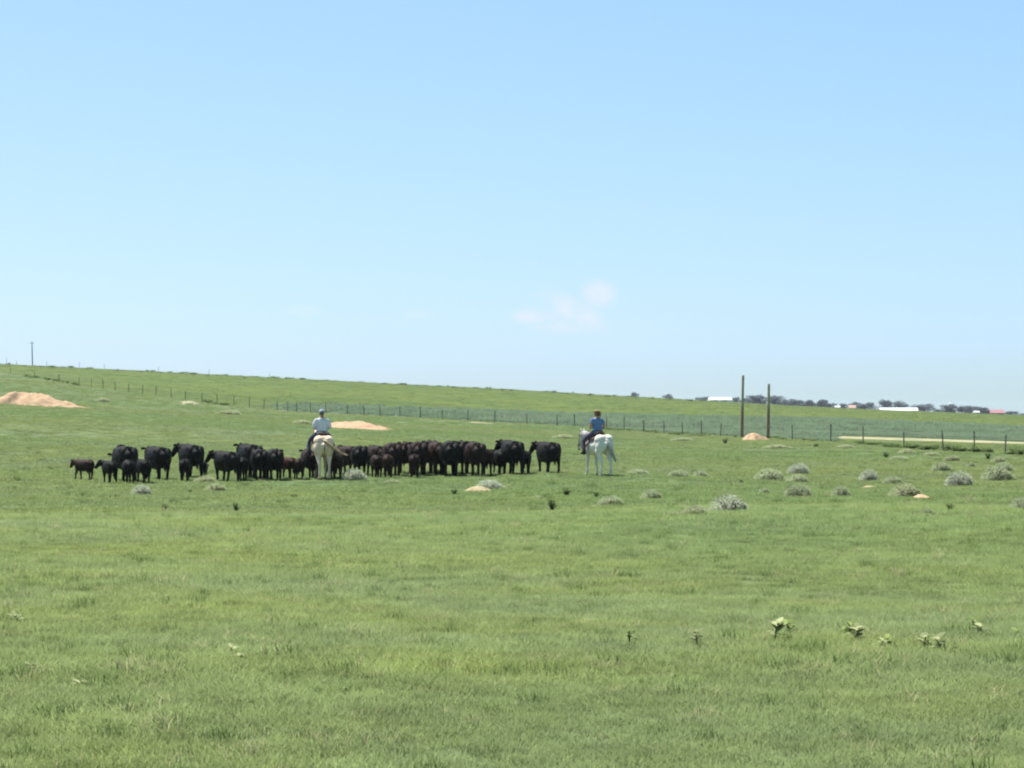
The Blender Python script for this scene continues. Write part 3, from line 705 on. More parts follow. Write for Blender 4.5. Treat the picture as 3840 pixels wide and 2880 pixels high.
def tack(hroot, bend, label_s, label_b, blanket):
    # saddle ----------------------------------------------------
    t = empty('saddle', hroot.location, hroot.rotation_euler[2]); t.scale = hroot.scale; tag(t, label_s, 'saddle', 'saddles')
    def drape(name, x0, x1, ang, off, th, m):
        v = []; f = []; nx, na = 9, 17
        for lay in (off, off + th):
            for i in range(nx):
                x = x0 + (x1 - x0) * i / (nx - 1); a_, b_ = np.interp(x, (-.56, -.32, -.02, .26, .46), (.30, .295, .305, .285, .245)), np.interp(x, (-.56, -.32, -.02, .26, .46), (.335, .335, .35, .365, .365)); zc = np.interp(x, (-.56, -.32, -.02, .26, .46), (1.22, 1.17, 1.125, 1.13, 1.17))
                for j in range(na):
                    th_ = -ang + 2 * ang * j / (na - 1); v.append((x, (a_ + lay) * math.sin(th_), zc + (b_ + lay) * math.cos(th_)))
        for i in range(nx - 1):
            for j in range(na - 1):
                a = i * na + j; f.append((a, a + na, a + na + 1, a + 1)); a += nx * na; f.append((a, a + 1, a + na + 1, a + na))
        nn = nx * na
        for i in range(nx - 1):
            for j in (0, na - 1): a = i * na + j; q = (a, a + na, a + na + nn, a + nn); f.append(q if j else q[::-1])
        for j in range(na - 1):
            for i in (0, nx - 1): a = i * na + j; q = (a, a + 1, a + 1 + nn, a + nn); f.append(q if i == 0 else q[::-1])
        return newobj(name, pyd(name, v, f), m, t, True)
    drape('blanket', -.34, .40, R(68), .012, .014, blanket); drape('skirt', -.26, .33, R(55), .030, .02, M['leather'])
    bm = bmesh.new(); loft(bm, [(-.24, 0, 1.56), (-.1, 0, 1.53), (.1, 0, 1.54), (.24, 0, 1.58)], [(.17, .05), (.17, .05), (.14, .05), (.10, .05)], n=12); newobj('seat', frombm(bm, 'seat'), M['leather'], t, True)
    bm = bmesh.new(); loft(bm, [(-.22, -.17, 1.56), (-.26, -.12, 1.63), (-.27, 0, 1.66), (-.26, .12, 1.63), (-.22, .17, 1.56)], [.02, .024, .026, .024, .02], side=(1, 0, 0), n=8); newobj('cantle', frombm(bm, 'cantle'), M['leather'], t, True)
    bm = bmesh.new(); loft(bm, [(.24, 0, 1.56), (.27, 0, 1.66), (.28, 0, 1.70), (.29, 0, 1.72)], [.045, .028, .045, .04], n=9); newobj('horn', frombm(bm, 'horn'), M['leather'], t, True)
    for s in (-1, 1):
        bm = bmesh.new(); loft(bm, [(.06, s * .33, 1.34), (.14, s * .37, 1.12), (.18, s * .40, .96)], [(.075, .008), (.065, .008), (.03, .008)], side=(1, 0, 0), n=8); newobj('fender', frombm(bm, 'fender'), M['leather'], t, True)
        ring = [(.20 + 0, s * .42 + .075 * math.sin(a), .88 + .08 * math.cos(a)) for a in [k * math.pi / 6 for k in range(13)]]
        tube_obj('stirrup', [ring], M['dark_leather'], t, .016)
    # bridle ------------------------------------------------------
    b = empty('bridle', hroot.location, hroot.rotation_euler[2]); b.scale = hroot.scale; tag(b, label_b, 'bridle', 'bridles')
    def loop(x, z, ry, rz, tilt):
        return [bend((x + tilt * rz * math.cos(a), ry * math.sin(a), z + rz * math.cos(a))) for a in [k * math.pi / 7 for k in range(15)]]
    tube_obj('noseband', [loop(1.46, 1.52, .075, .10, .75)], M['dark_leather'], b, .010); tube_obj('headstall', [loop(1.18, 1.77, .108, .15, .25)], M['dark_leather'], b, .010)
    tube_obj('cheek_strap', [[bend((1.18, s * .105, 1.76)), bend((1.36, s * .085, 1.60)), bend((1.56, s * .07, 1.40))] for s in (-1, 1)], M['dark_leather'], b, .009)
    tube_obj('reins', [[bend((1.56, s * .07, 1.40)), bend((1.1, s * .14, 1.45)), Vector((.62, s * .13, 1.62)), Vector((.36, s * .07, 1.80))] for s in (-1, 1)], M['dark_leather'], b, .009)
def rider(hroot, label, shirt, trousers, head, lean, sleeve, yaw, headyaw):
    t = empty('person', hroot.location, hroot.rotation_euler[2]); t.scale = hroot.scale; tag(t, label, 'person', 'riders on horseback')
    tw = Matrix.Rotation(yaw, 3, 'Z')
    def U(p):      # torso leans from the hips and turns
        p = Vector(p); k = max(0, p.z - 1.62); q = tw @ Vector((p.x, p.y, 0)) if p.z > 1.75 else Vector((p.x, p.y, 0)); return Vector((q.x + lean * k, q.y, p.z))
    torso = [((-.03, 0, 1.56), .17, .12), ((-.02, 0, 1.64), .18, .13), ((0, 0, 1.76), .168, .125), ((.01, 0, 1.90), .178, .13), ((.02, 0, 2.03), .19, .13), ((.02, 0, 2.11), .178, .11), ((.02, 0, 2.17), .12, .085), ((.03, 0, 2.22), .06, .06)]
    neck = [((.025, 0, 2.17), .062, .065), ((.04, 0, 2.28), .055, .06)]
    arm = lambda s: [((.02, s * .145, 2.115), .058, .06), ((.01, s * .198, 2.065), .056, .06), ((-.01, s * .238, 1.96), .050, .054), ((-.02, s * .262, 1.85), .044, .047), ((.10, s * .225, 1.81), .041, .042), ((.25, s * .135, 1.80), .028, .032)]
    leg = lambda s: [((0, s * .09, 1.60), .11, .115), ((.10, s * .19, 1.545), .105, .10), ((.24, s * .305, 1.43), .085, .088), ((.36, s * .365, 1.29), .066, .07), ((.31, s * .395, 1.13), .06, .064), ((.24, s * .41, .98), .048, .05), ((.21, s * .415, .90), .04, .042)]
    foot = lambda s: [((.15, s * .42, .90), .036, .045), ((.20, s * .42, .865), .04, .042), ((.32, s * .435, .855), .045, .032), ((.41, s * .445, .85), .03, .022)]
    def add(bm, L_, side=(0, 1, 0), inf=0.0, up=True, n=12):
        loft(bm, [U(p) if up else p for p, *_ in L_], [(a + inf, b + inf) for _, a, b in L_], side=side, n=n)
    bm = bmesh.new(); add(bm, torso); add(bm, neck)
    hc = U((.05, 0, 2.355)); hr = Matrix.Rotation(yaw + headyaw, 3, 'Z')
    def Hd(p): return hc + hr @ Vector(p)
    ball(bm, hc, (.10, .081, .123), 14); ball(bm, Hd((.03, 0, -.05)), (.07, .058, .072), 12)
    loft(bm, [Hd((.088, 0, .02)), Hd((.112, 0, -.018)), Hd((.09, 0, -.035))], [.010, .018, .012], n=7)           # nose
    for s in (-1, 1): ball(bm, Hd((-.005, s * .078, -.005)), (.022, .014, .032), 8)                                 # ears
    loft(bm, [Hd((.088, -.022, -.062)), Hd((.097, 0, -.060)), Hd((.088, .022, -.062))], [.008, .010, .008], n=6)    # mouth
    for s in (-1, 1):
        add(bm, arm(s), (1, 0, 0), n=9); add(bm, leg(s), (0, 1, 0), up=False, n=10); add(bm, foot(s), (0, 1, 0), up=False, n=8)
        w_ = Vector((.25, s * .135, 1.80)); pal = w_ + Vector((.06, -s * .03, -.005))
        loft(bm, [U(w_), U(w_ + Vector((.03, -s * .015, 0))), U(pal), U(pal + Vector((.025, -s * .012, 0)))], [(.024, .026), (.02, .036), (.02, .042), (.018, .038)], side=(0, 1, 0), n=9)
        for k, ln in enumerate((.9, 1.0, .95, .78)):                                                            # four fingers closed round the reins
            b0 = pal + Vector((.025, -s * .012, .032 - .021 * k)); c = [(0, 0, 0), (.030 * ln, -s * .014, -.002), (.034 * ln, -s * .042 * ln, -.004), (.010, -s * .050 * ln, -.005)]
            loft(bm, [U(b0 + Vector(q)) for q in c], [.010, .0098, .009, .008], side=(0, 0, 1), n=6)
        b0 = w_ + Vector((.04, -s * .03, .03)); loft(bm, [U(b0), U(b0 + Vector((.03, -s * .018, .02))), U(b0 + Vector((.058, -s * .034, .014)))], [.012, .011, .009], side=(0, 0, 1), n=6)
    body = fuse(bm, 'person_body', .0085, 2); newobj('body', body, M['skin'], t)
    # clothing, each a shell a little outside the body
    bm = bmesh.new(); add(bm, [((-.02, 0, 1.59), .185, .135)] + torso[2:7], inf=.016)
    for s in (-1, 1): add(bm, arm(s)[:sleeve], (1, 0, 0), inf=.013, n=10)
    newobj('shirt', fuse(bm, 'shirt', .012, 2), shirt, t)
    bm = bmesh.new(); add(bm, torso[:3], inf=.008)
    for s in (-1, 1): add(bm, leg(s), (0, 1, 0), inf=.014, up=False, n=12)
    newobj('trousers', fuse(bm, 'trousers', .012, 2), trousers, t)
    bm = bmesh.new(); loft(bm, [(-.015, 0, 1.665), (-.012, 0, 1.70)], [(.192, .145), (.188, .142)], n=16); newobj('belt', frombm(bm, 'belt'), M['dark_leather'], t, True)
    for s in (-1, 1):
        bm = bmesh.new(); add(bm, foot(s), inf=.012, up=False); add(bm, [((.245, s * .41, 1.02), .062, .064), ((.21, s * .415, .93), .054, .056), ((.20, s * .42, .87), .05, .055)], inf=.006, up=False); box(bm, (.125, s * .42 - .03, .80), (.18, s * .42 + .03, .86))
        newobj('boot', fuse(bm, 'boot', .011, 2), M['boot'], t)
    for s in (-1, 1):
        q = bpy.data.objects.new('eye', eye_me); link(q, t); q.location = Hd((.086, s * .03, .012)); q.scale = (.45,) * 3
    if head == 'cap':
        bm = bmesh.new(); ball(bm, Hd((-.02, 0, -.005)), (.088, .082, .10), 12); newobj('hair', fuse(bm, 'hair', .012, 2), M['hair_grey'], t)
        bm = bmesh.new(); bmesh.ops.create_uvsphere(bm, u_segments=16, v_segments=10, radius=1, matrix=Matrix.Translation(Hd((-.004, 0, .03))) @ hr.to_4x4() @ Matrix.Diagonal((.115, .095, .108, 1)))
        bmesh.ops.delete(bm, geom=[v for v in bm.verts if v.co.z < Hd((0, 0, .012)).z], context='VERTS'); c = newobj('cap', frombm(bm, 'cap'), M['cap'], t, True)
        bm = bmesh.new(); loft(bm, [Hd((.07, 0, .03)), Hd((.12, 0, .032)), Hd((.165, 0, .022)), Hd((.185, 0, .016))], [(.085, .007), (.088, .007), (.07, .006), (.02, .004)], n=12); newobj('brim', frombm(bm, 'brim'), M['cap'], c, True)
        bm = bmesh.new(); ball(bm, Hd((-.004, 0, .137)), .012, 8); newobj('button', frombm(bm, 'button'), M['cap'], c)
    else:
        bm = bmesh.new(); ball(bm, Hd((-.022, 0, .012)), (.098, .090, .118), 14); ball(bm, Hd((-.055, 0, -.07)), (.055, .07, .07), 10)
        loft(bm, [Hd((-.10, 0, .05)), Hd((-.15, 0, .06)), Hd((-.175, 0, -.02)), Hd((-.165, 0, -.12)), Hd((-.15, 0, -.17))], [.03, .035, .034, .026, .008], n=9); newobj('hair', fuse(bm, 'hair', .011, 2), M['hair_brown'], t)
        bm = bmesh.new(); loft(bm, [Hd((-.005, 0, .055)), Hd((-.005, 0, .10)), Hd((-.005, 0, .125))], [(.096, .112), (.09, .105), (.05, .06)], n=16); c = newobj('visor_band', frombm(bm, 'visor_band'), M['straw'], t, True)
        bm = bmesh.new(); loft(bm, [Hd((.08, 0, .06)), Hd((.13, 0, .058)), Hd((.18, 0, .045))], [(.09, .007), (.09, .007), (.03, .005)], n=12); newobj('brim', frombm(bm, 'brim'), M['straw'], c, True)
    return t
p = gp(1216, 1800); hD = p.y + .62
h1s = 1.07
l1 = Vector(((1207 - CX) / F * hD, hD, hz((1207 - CX) / F * hD, hD)))
hr1, bd1 = horse(l1, 11, h1s, M['cream'], None, 'cream horse seen from behind carrying the rider in the pale shirt', (.08, -.12, -.08, .04), .05, .22,
                 [(-.76, 0, 1.40), (-.86, -.05, 1.34), (-.93, -.20, 1.20), (-.90, -.36, 1.07), (-.84, -.50, .96), (-.80, -.66, .90), (-.78, -.74, .91)], (.045, .10, .13, .10), M['cream_hair'], 5)
tack(hr1, bd1, 'brown leather saddle on the cream horse under the pale shirt rider', 'dark leather bridle with reins on the cream horse', M['blanket'])
rider(hr1, 'rider in a pale grey shirt and grey cap on the cream horse', M['white_shirt'], M['jeans'], 'cap', -.02, 5, 0, .0)
p = gp(2265, 1787); hD = p.y + .60
l2 = Vector(((2240 - CX) / F * hD, hD, hz((2240 - CX) / F * hD, hD)))
hr2, bd2 = horse(l2, 23, 1.05, M['white_coat'], None, 'white horse with grey tail standing to the right of the herd', (.04, -.06, .03, -.07), .02, .34,
                 [(-.76, 0, 1.38), (-.87, -.02, 1.30), (-.93, -.08, 1.08), (-.93, -.16, .86), (-.93, -.24, .68), (-.94, -.29, .54)], (.03, .075, .09, .045), M['grey_hair'], 9)
tack(hr2, bd2, 'brown saddle with dark blanket on the white horse', 'dark leather bridle with reins on the white horse', M['blanket'])
rider(hr2, 'rider in a blue shirt with brown hair on the white horse', M['blue_shirt'], M['jeans_grey'], 'hair', .02, 3, .05, .35)

# ------------------------------------------------------------------ shrubs, weeds and broad-leaved plants
def sage_mesh(seed, n=5500, lobes=5):
    """low rounded bush of thin upright leaf sprays in a 1 x 1 x 1 cell (width, depth, height)"""
    r = random.Random(seed); v = []; f = []
    lb = [(0, 0, .46, 1.0)] + [(r.uniform(-.26, .26), r.uniform(-.2, .2), r.uniform(.2, .3), r.uniform(.55, .95)) for _ in range(lobes)]
    for q in range(n):
        cx, cy, rr, hh = r.choice(lb); a = r.uniform(0, 6.283); e = math.acos(r.uniform(0, 1)); k = r.uniform(.84, 1.0) if r.random() < .8 else r.uniform(.4, .84)
        d = Vector((math.cos(a) * math.sin(e), math.sin(a) * math.sin(e), math.cos(e)))
        p = Vector((cx + d.x * rr * k, cy + d.y * rr * k, max(.01, d.z * hh * k * .9)))
        dr = (d + Vector((r.uniform(-.5, .5), r.uniform(-.5, .5), r.uniform(.1, .9)))).normalized()
        ln = r.uniform(.04, .085); s = dr.cross(Vector((r.uniform(-1, 1), r.uniform(-1, 1), r.uniform(-1, 1)))).normalized() * r.uniform(.008, .013)
        n0 = len(v); m_ = p + dr * ln * .55; e_ = p + dr * ln + Vector((0, 0, -.01))
        v += [tuple(p - s * .5), tuple(p + s * .5), tuple(m_ + s), tuple(e_), tuple(m_ - s)]; f.append((n0, n0 + 1, n0 + 2, n0 + 3, n0 + 4))
    return pyd('foliage', v, f)
def stems_mesh(seed):
    r = random.Random(seed); bm = bmesh.new()
    for q in range(7):
        a = r.uniform(0, 6.28); k = r.uniform(.15, .36); loft(bm, [(0.05 * math.cos(a), .05 * math.sin(a), -.05), (k * .5 * math.cos(a), k * .5 * math.sin(a), .3), (k * math.cos(a), k * math.sin(a), .62)], [.022, .016, .008], n=5)
    return frombm(bm, 'stems')
SAGE = [sage_mesh(s, 5500, 3 + s % 4) for s in range(6)]; STEMS = [stems_mesh(s) for s in range(3)]
for s in STEMS: s.materials.append(M['stem'])
def weed_mesh(seed):
    r = random.Random(seed); v = []; f = []
    for q in range(26):
        a = r.uniform(0, 6.28); top = Vector((math.cos(a) * r.uniform(.1, .45), math.sin(a) * r.uniform(.1, .45), r.uniform(.45, 1.0)))
        for k in range(16):
            t = r.uniform(.12, 1); p = Vector((top.x * t * t, top.y * t * t, top.z * t)); dr = Vector((r.uniform(-1, 1), r.uniform(-1, 1), r.uniform(-.2, .9))).normalized(); ln = r.uniform(.1, .2) * (1.15 - .4 * t)
            s = dr.cross(Vector((r.uniform(-1, 1), r.uniform(-1, 1), r.uniform(-1, 1)))).normalized() * ln * .2; n0 = len(v); m_ = p + dr * ln * .5
            v += [tuple(p), tuple(m_ + s), tuple(p + dr * ln), tuple(m_ - s)]; f.append((n0, n0 + 1, n0 + 2, n0 + 3))
    return pyd('foliage', v, f)
WEED = [weed_mesh(s) for s in range(4)]
def bush(px, py, wpx, hpx, m, label, i, weed=False):
    p = gp(px, py - 1); wm, hm = wpx * p.y / F * 1.06, hpx * p.y / F * 1.22
    if py > 1910 and not weed: wm *= 1.08; hm *= 1.15      # the grass of the brow hides their feet
    t = empty('weed' if weed else 'sagebrush', p, random.uniform(-.35, .35)); tag(t, label, 'weed' if weed else 'sagebrush', 'dark weeds in the pasture' if weed else 'sagebrush clumps in the pasture')
    src = WEED[i % 4] if weed else SAGE[i % 6]
    o = bpy.data.objects.new('foliage', src); link(o, t)
    if len(src.materials) == 0: src.materials.append(M['sage'])
    o.material_slots[0].link = 'OBJECT'; o.material_slots[0].material = M[m]; o.scale = (wm, min(wm, 1.6) * .9, hm); o.location.z = -.02
    s = link(bpy.data.objects.new('stems', STEMS[i % 3]), t); s.scale = (wm, min(wm, 1.6) * .9, hm)
B = [
 (530, 1855, 80, 36, 'sage_grey', 'silvery sagebrush alone in the grass below the leftmost cows'),
 (772, 1812, 88, 28, 'sage_pale', 'pale sagebrush right below the tiny black calf'),
 (806, 1842, 84, 30, 'sage_pale', 'pale sagebrush below and right of another pale one, under the middle clump'),
 (1327, 1803, 104, 44, 'sage_grey', 'rounded silvery sagebrush right of the cream horse hind legs'),
 (1474, 1812, 60, 14, 'sage_pale', 'flat pale clump in front of the packed group of cows'),
 (1833, 1836, 112, 36, 'sage_grey', 'wide silvery sagebrush behind the bare tan sand patch'),
 (2016, 1873, 54, 16, 'sage_pale', 'small pale clump below the lone black cow'),
 (2292, 1895, 98, 36, 'sage', 'ragged grey green sagebrush below the white horse'),
 (2440, 1873, 82, 38, 'sage', 'rounded sagebrush midway right below the white horse'),
 (2392, 1780, 96, 20, 'sage', 'low flat sagebrush just right of the white horse shadow'),
 (2548, 1790, 80, 27, 'sage', 'low sagebrush, left one of a touching pair right of the white horse'),
 (2624, 1789, 60, 25, 'sage', 'small sagebrush, right one of a touching pair right of the white horse'),
 (2884, 1801, 118, 42, 'sage', 'long sagebrush at the left of a cluster of three'),
 (2996, 1778, 86, 40, 'sage_grey', 'hindmost sagebrush of a cluster of three'),
 (2988, 1809, 90, 30, 'sage', 'foremost low sagebrush of a cluster of three'),
 (2866, 1852, 52, 24, 'sage', 'small dull sagebrush below the cluster of three'),
 (2998, 1865, 100, 50, 'sage', 'full grey green sagebrush directly below the cluster of three'),
 (3152, 1865, 80, 42, 'sage', 'soft green sagebrush left of the thin pale sand streak'),
 (3258, 1804, 76, 42, 'sage_grey', 'rounded sagebrush above the thin pale sand streak'),
 (3347, 1814, 76, 28, 'sage', 'flat sagebrush right of the rounded one above the sand streak'),
 (3392, 1864, 126, 50, 'sage_pale', 'wide pale sagebrush touching the small orange bare patch'),
 (3530, 1767, 86, 32, 'sage', 'low sagebrush above the dark grey one on the right'),
 (3602, 1823, 102, 54, 'sage_grey', 'dark bodied grey sagebrush, roundest on the right side'),
 (3736, 1801, 122, 52, 'sage', 'broad light sagebrush with a hollow front near the right edge'),
 (3764, 1768, 80, 34, 'sage', 'sagebrush right behind the broad light one near the right edge'),
 (3570, 1729, 62, 22, 'sage_pale', 'small pale clump high on the right below the fence'),
 (3742, 1733, 58, 20, 'sage_pale', 'small pale clump right of a dark weed below the fence'),
 (3640, 1753, 40, 20, 'sage_pale', 'tiny pale clump between two larger sagebrushes at upper right'),
 (3374, 1725, 70, 15, 'sage', 'flat thin clump right of a dark weed below the fence'),
 (3400, 1702, 70, 18, 'sage_pale', 'pale flat clump nearest the fence posts on the right'),
 (3495, 1709, 66, 14, 'sage_pale', 'very low pale clump second from the fence on the right'),
 (2608, 1937, 104, 38, 'sage_pale', 'pale green domed sagebrush left of the largest silvery one'),
 (2730, 1926, 140, 60, 'sage_grey', 'largest silvery sagebrush in front of all the others'),
 (2520, 1938, 84, 20, 'sage_pale', 'faint flat clump left of the domed pale sagebrush'),
 (3480, 1934, 54, 26, 'sage_pale', 'small pale sagebrush lowest on the right, below the wide pale one'),
 (3832, 1917, 104, 46, 'sage', 'sagebrush cut by the right edge of the picture'),
 (2110, 1645, 90, 15, 'sage_pale', 'pale flat clump under the fence above the lone cow'),
 (2560, 1655, 90, 14, 'sage_pale', 'pale flat clump under the fence right of the blue shirt rider'),
 (2910, 1682, 110, 14, 'sage_pale', 'pale thin clump in front of the tall poles'),
 (3170, 1680, 80, 12, 'sage_pale', 'thin pale clump right of the tall poles below the fence'),
 (860, 1555, 90, 16, 'sage_pale', 'pale clump on the slope left of the white shirt rider'),
 (1130, 1590, 80, 14, 'sage_pale', 'pale clump just left of the white shirt rider shoulders'),
 (385, 1508, 60, 16, 'sage_pale', 'pale clump right of the large reddish mound'),
]
for i, (px, py, wp, hp, m, l) in enumerate(B): bush(px, py, wp, hp, m, l, i)
WD = [
 (713, 1847, 34, 14, 'weed_green', 'small green weed between two sagebrushes below the third cow'),
 (618, 1914, 52, 24, 'weed_green', 'faint green weed in the grass at lower left'),
 (885, 1922, 42, 34, 'weed', 'dark weed alone in the grass below the middle clump'),
 (1103, 1870, 56, 18, 'weed_green', 'low green weed below the cream horse'),
 (1704, 1856, 44, 24, 'weed', 'dark weed at the left tip of the tan sand patch'),
 (2124, 1860, 60, 30, 'weed_green', 'green weed between the lone cow and the white horse, in front'),
 (2070, 1920, 54, 46, 'weed', 'darkest tallest weed in the middle foreground grass'),
 (2236, 1867, 40, 22, 'weed', 'dark weed left of the ragged sagebrush under the white horse'),
 (3705, 1724, 38, 28, 'weed', 'dark weed high on the right near the fence'),
 (3322, 1718, 38, 20, 'weed', 'dark low weed left of a flat thin clump on the right'),
 (3480, 1952, 30, 22, 'weed', 'dark weed under the small pale sagebrush at lower right'),
 (3562, 1921, 50, 34, 'weed_green', 'feathery green weed below the dark grey sagebrush'),
 (2720, 1664, 36, 20, 'weed', 'dark weed left of the orange dirt heap'),
 (3060, 1678, 34, 14, 'weed', 'small dark weed right of the two tall poles'),
 (2780, 1812, 26, 12, 'weed', 'tiny dark weed left of the cluster of three sagebrushes'),
 (3030, 1957, 26, 16, 'weed', 'tiny dark weed in the grass right of the largest sagebrush'),
]
for i, (px, py, wp, hp, m, l) in enumerate(WD): bush(px, py, wp, hp, m, l, i, True)
# weeds growing rank along the fence line and on the far slope: nobody could count them
def verge(name, spots, label):
    v = []; f = []
    for px, D, w_, h_ in spots:
        p = onray(px, D); src = WEED[random.randrange(4)]; a = random.uniform(0, 6.28); n0 = len(v); ca, sa = math.cos(a), math.sin(a)
        for q in src.vertices[:]:
            x, y, z = q.co; v.append((p.x + (x * ca - y * sa) * w_, p.y + (x * sa + y * ca) * w_, p.z + z * h_))
        f += [tuple(n0 + k for k in pl.vertices) for pl in src.polygons]
    o = newobj(name, pyd(name, v, f), M['weed_green']); o['kind'] = 'stuff'; tag(o, label, 'weeds')
sp = []
for q in range(150):
    px = random.uniform(3120, 3960) if q < 90 else random.uniform(2250, 3120); sp.append((px, float(fD(px)) + random.uniform(-3, 5), random.uniform(.7, 1.6), random.uniform(.15, .5) * (1.0 if px > 3400 else .5)))
for q in range(34):
    px = random.uniform(90, 300); sp.append((px, float(fD(px)) + random.uniform(-6, 6), random.uniform(1.0, 2.2), random.uniform(.2, .55)))
for q in range(16):
    px = random.uniform(750, 850); sp.append((px, float(fD(px)) + random.uniform(-5, 4), random.uniform(.9, 1.8), random.uniform(.2, .45)))
verge('fence_weeds', sp, 'rank green weeds growing along the wire fence')
sp = []
for q in range(150):
    px = random.uniform(-60, 2650); sp.append((px, random.uniform(575, 690), random.uniform(1.2, 4.0), random.choice((.2, .28, .35, .45, .6))))
verge('hill_scrub', sp, 'low scrub roughening the crest of the hill')

# broad-leaved plants in the near grass
bm = bmesh.new(); pr = [(0, .0), (.12, .30), (.35, .5), (.62, .42), (.85, .2), (1, 0)]; vs = []
for k, (t, w_) in enumerate(pr):
    z = .10 * math.sin(t * 2.6) - .12 * t * t
    vs.append([bm.verts.new((t, s * w_ * .62, z + (.06 * abs(s) * w_))) for s in ((-1, 0, 1) if w_ else (0,))])
for a, b in zip(vs, vs[1:]):
    if len(a) == 1: bm.faces.new((a[0], b[1], b[0])); bm.faces.new((a[0], b[2], b[1]))
    elif len(b) == 1: bm.faces.new((a[0], a[1], b[0])); bm.faces.new((a[1], a[2], b[0]))
    else: bm.faces.new((a[0], a[1], b[1], b[0])); bm.faces.new((a[1], a[2], b[2], b[1]))
leaf_me = frombm(bm, 'leaf'); leaf_me.materials.append(M['broadleaf'])
leaf_me.polygons.foreach_set('use_smooth', [True] * len(leaf_me.polygons))
def broadplant(px, py, hcm, nl, ll, m, label, seed):
    r = random.Random(seed); p = gp(px, py); t = empty('broadleaf_plant', p); tag(t, label, 'plant', 'broad-leaved plants in the near grass')
    h = hcm / 100; bm = bmesh.new(); ln = Vector((r.uniform(-.05, .05), r.uniform(-.05, .05), 0)); loft(bm, [(0, 0, -.03), ln * .4 + Vector((0, 0, h * .5)), ln + Vector((0, 0, h))], [.007, .006, .004], n=6)
    newobj('stem', frombm(bm, 'stem'), M['weed_green'], t, True)
    for k in range(nl):
        q = .35 + .65 * k / max(1, nl - 1); o = bpy.data.objects.new('leaf', leaf_me); link(o, t); o.material_slots[0].link = 'OBJECT'; o.material_slots[0].material = M[m]
        o.location = ln * q + Vector((0, 0, h * q)); o.rotation_euler = (r.uniform(-.3, .3), -r.uniform(-.1, .75), k * 2.4 + r.uniform(-.4, .4)); s = ll / 100 * r.uniform(.75, 1.15); o.scale = (s, s * r.uniform(.8, 1.1), s)
BP = [
 (2362, 2424, 15, 5, 8, 'broadleaf', 'small dark leaved plant, leftmost of the row of broad-leaved plants'),
 (2614, 2432, 15, 6, 9, 'broadleaf_pale', 'pale leaved plant second from left in the row'),
 (2905, 2412, 19, 8, 12, 'broadleaf_pale', 'tallest broad-leaved plant with spreading pale leaves, third from left'),
 (2972, 2390, 14, 5, 11, 'broadleaf', 'spreading plant close behind the tallest broad-leaved one'),
 (3190, 2398, 15, 6, 11, 'broadleaf', 'leafy plant left of the bushy one on the right of the row'),
 (3222, 2418, 16, 8, 11, 'broadleaf_pale', 'bushy broad-leaved plant with bright leaves on both sides'),
 (3290, 2446, 10, 4, 10, 'broadleaf_pale', 'low plant with a flat pale leaf below the bushy one'),
 (3335, 2440, 11, 4, 9, 'broadleaf', 'small reddish tinged low plant right of the flat pale leaf'),
 (3465, 2442, 14, 5, 12, 'broadleaf_pale', 'plant with brightest cupped leaves, right of the middle of the row'),
 (3535, 2456, 14, 5, 11, 'broadleaf_pale', 'plant with forked pale leaves, foremost at the right'),
 (3655, 2384, 15, 6, 10, 'broadleaf', 'tall plant near the right end of the row, farthest back'),
 (3690, 2398, 12, 4, 10, 'broadleaf_pale', 'low pale plant at the right end of the row'),
 (3792, 2398, 9, 3, 8, 'broadleaf', 'tiny plant at the right edge of the picture'),
 (860, 2472, 9, 4, 9, 'broadleaf_pale', 'single pale round-leaved plant in the left foreground grass'),
 (885, 2486, 7, 3, 8, 'broadleaf_pale', 'lower of the two round-leaved plants in the left foreground'),
 (128, 2528, 8, 3, 8, 'broadleaf_pale', 'pale little plant near the left edge of the foreground'),
 (272, 2584, 6, 2, 8, 'broadleaf_pale', 'dry whitish plant low in the left foreground'),
 (72, 2338, 8, 3, 9, 'broadleaf_pale', 'pale plant farthest back at the left edge'),
]
for i, (px, py, hc_, nl_, ll_, m_, l_) in enumerate(BP): broadplant(px, py, hc_ * .80, nl_ + 4, ll_ * .82, m_, l_, 40 + i)

# ------------------------------------------------------------------ far farmstead: trees and sheds on the skyline
def crown_mesh(seed, n=2200):
    r = random.Random(seed); v = []; f = []
    lb = [(r.uniform(-.32, .32), r.uniform(-.3, .3), r.uniform(.22, .80), r.uniform(.15, .25)) for _ in range(13)]
    for q in range(n):
        cx, cy, cz, rr = r.choice(lb); d = Vector((r.gauss(0, 1), r.gauss(0, 1), r.gauss(0, 1))).normalized() * rr * r.uniform(.5, 1.05); p = Vector((cx, cy, cz)) + d
        a = Vector((r.uniform(-1, 1), r.uniform(-1, 1), r.uniform(-1, 1))).normalized(); b = a.cross(Vector((r.uniform(-1, 1), r.uniform(-1, 1), r.uniform(-1, 1)))).normalized(); s = r.uniform(.025, .05); n0 = len(v)
        v += [tuple(p - a * s), tuple(p + b * s * .6), tuple(p + a * s), tuple(p - b * s * .6)]; f.append((n0, n0 + 1, n0 + 2, n0 + 3))
    return pyd('crown', v, f), lb
def trunk_mesh(lb, seed):
    bm = bmesh.new(); loft(bm, [(0, 0, -.05), (.01, 0, .2), (.0, .01, .45), (0, 0, .65)], [.035, .028, .02, .008], n=7)
    for cx, cy, cz, rr in lb[:6]: loft(bm, [(0, 0, .25), (cx * .5, cy * .5, .25 + (cz - .25) * .6), (cx, cy, cz)], [.016, .011, .005], n=5)
    return frombm(bm, 'trunk')
TR = []
for s in range(5):
    c_, lb = crown_mesh(70 + s); t_ = trunk_mesh(lb, s); c_.materials.append(M['crown']); t_.materials.append(M['bark']); TR.append((c_, t_))
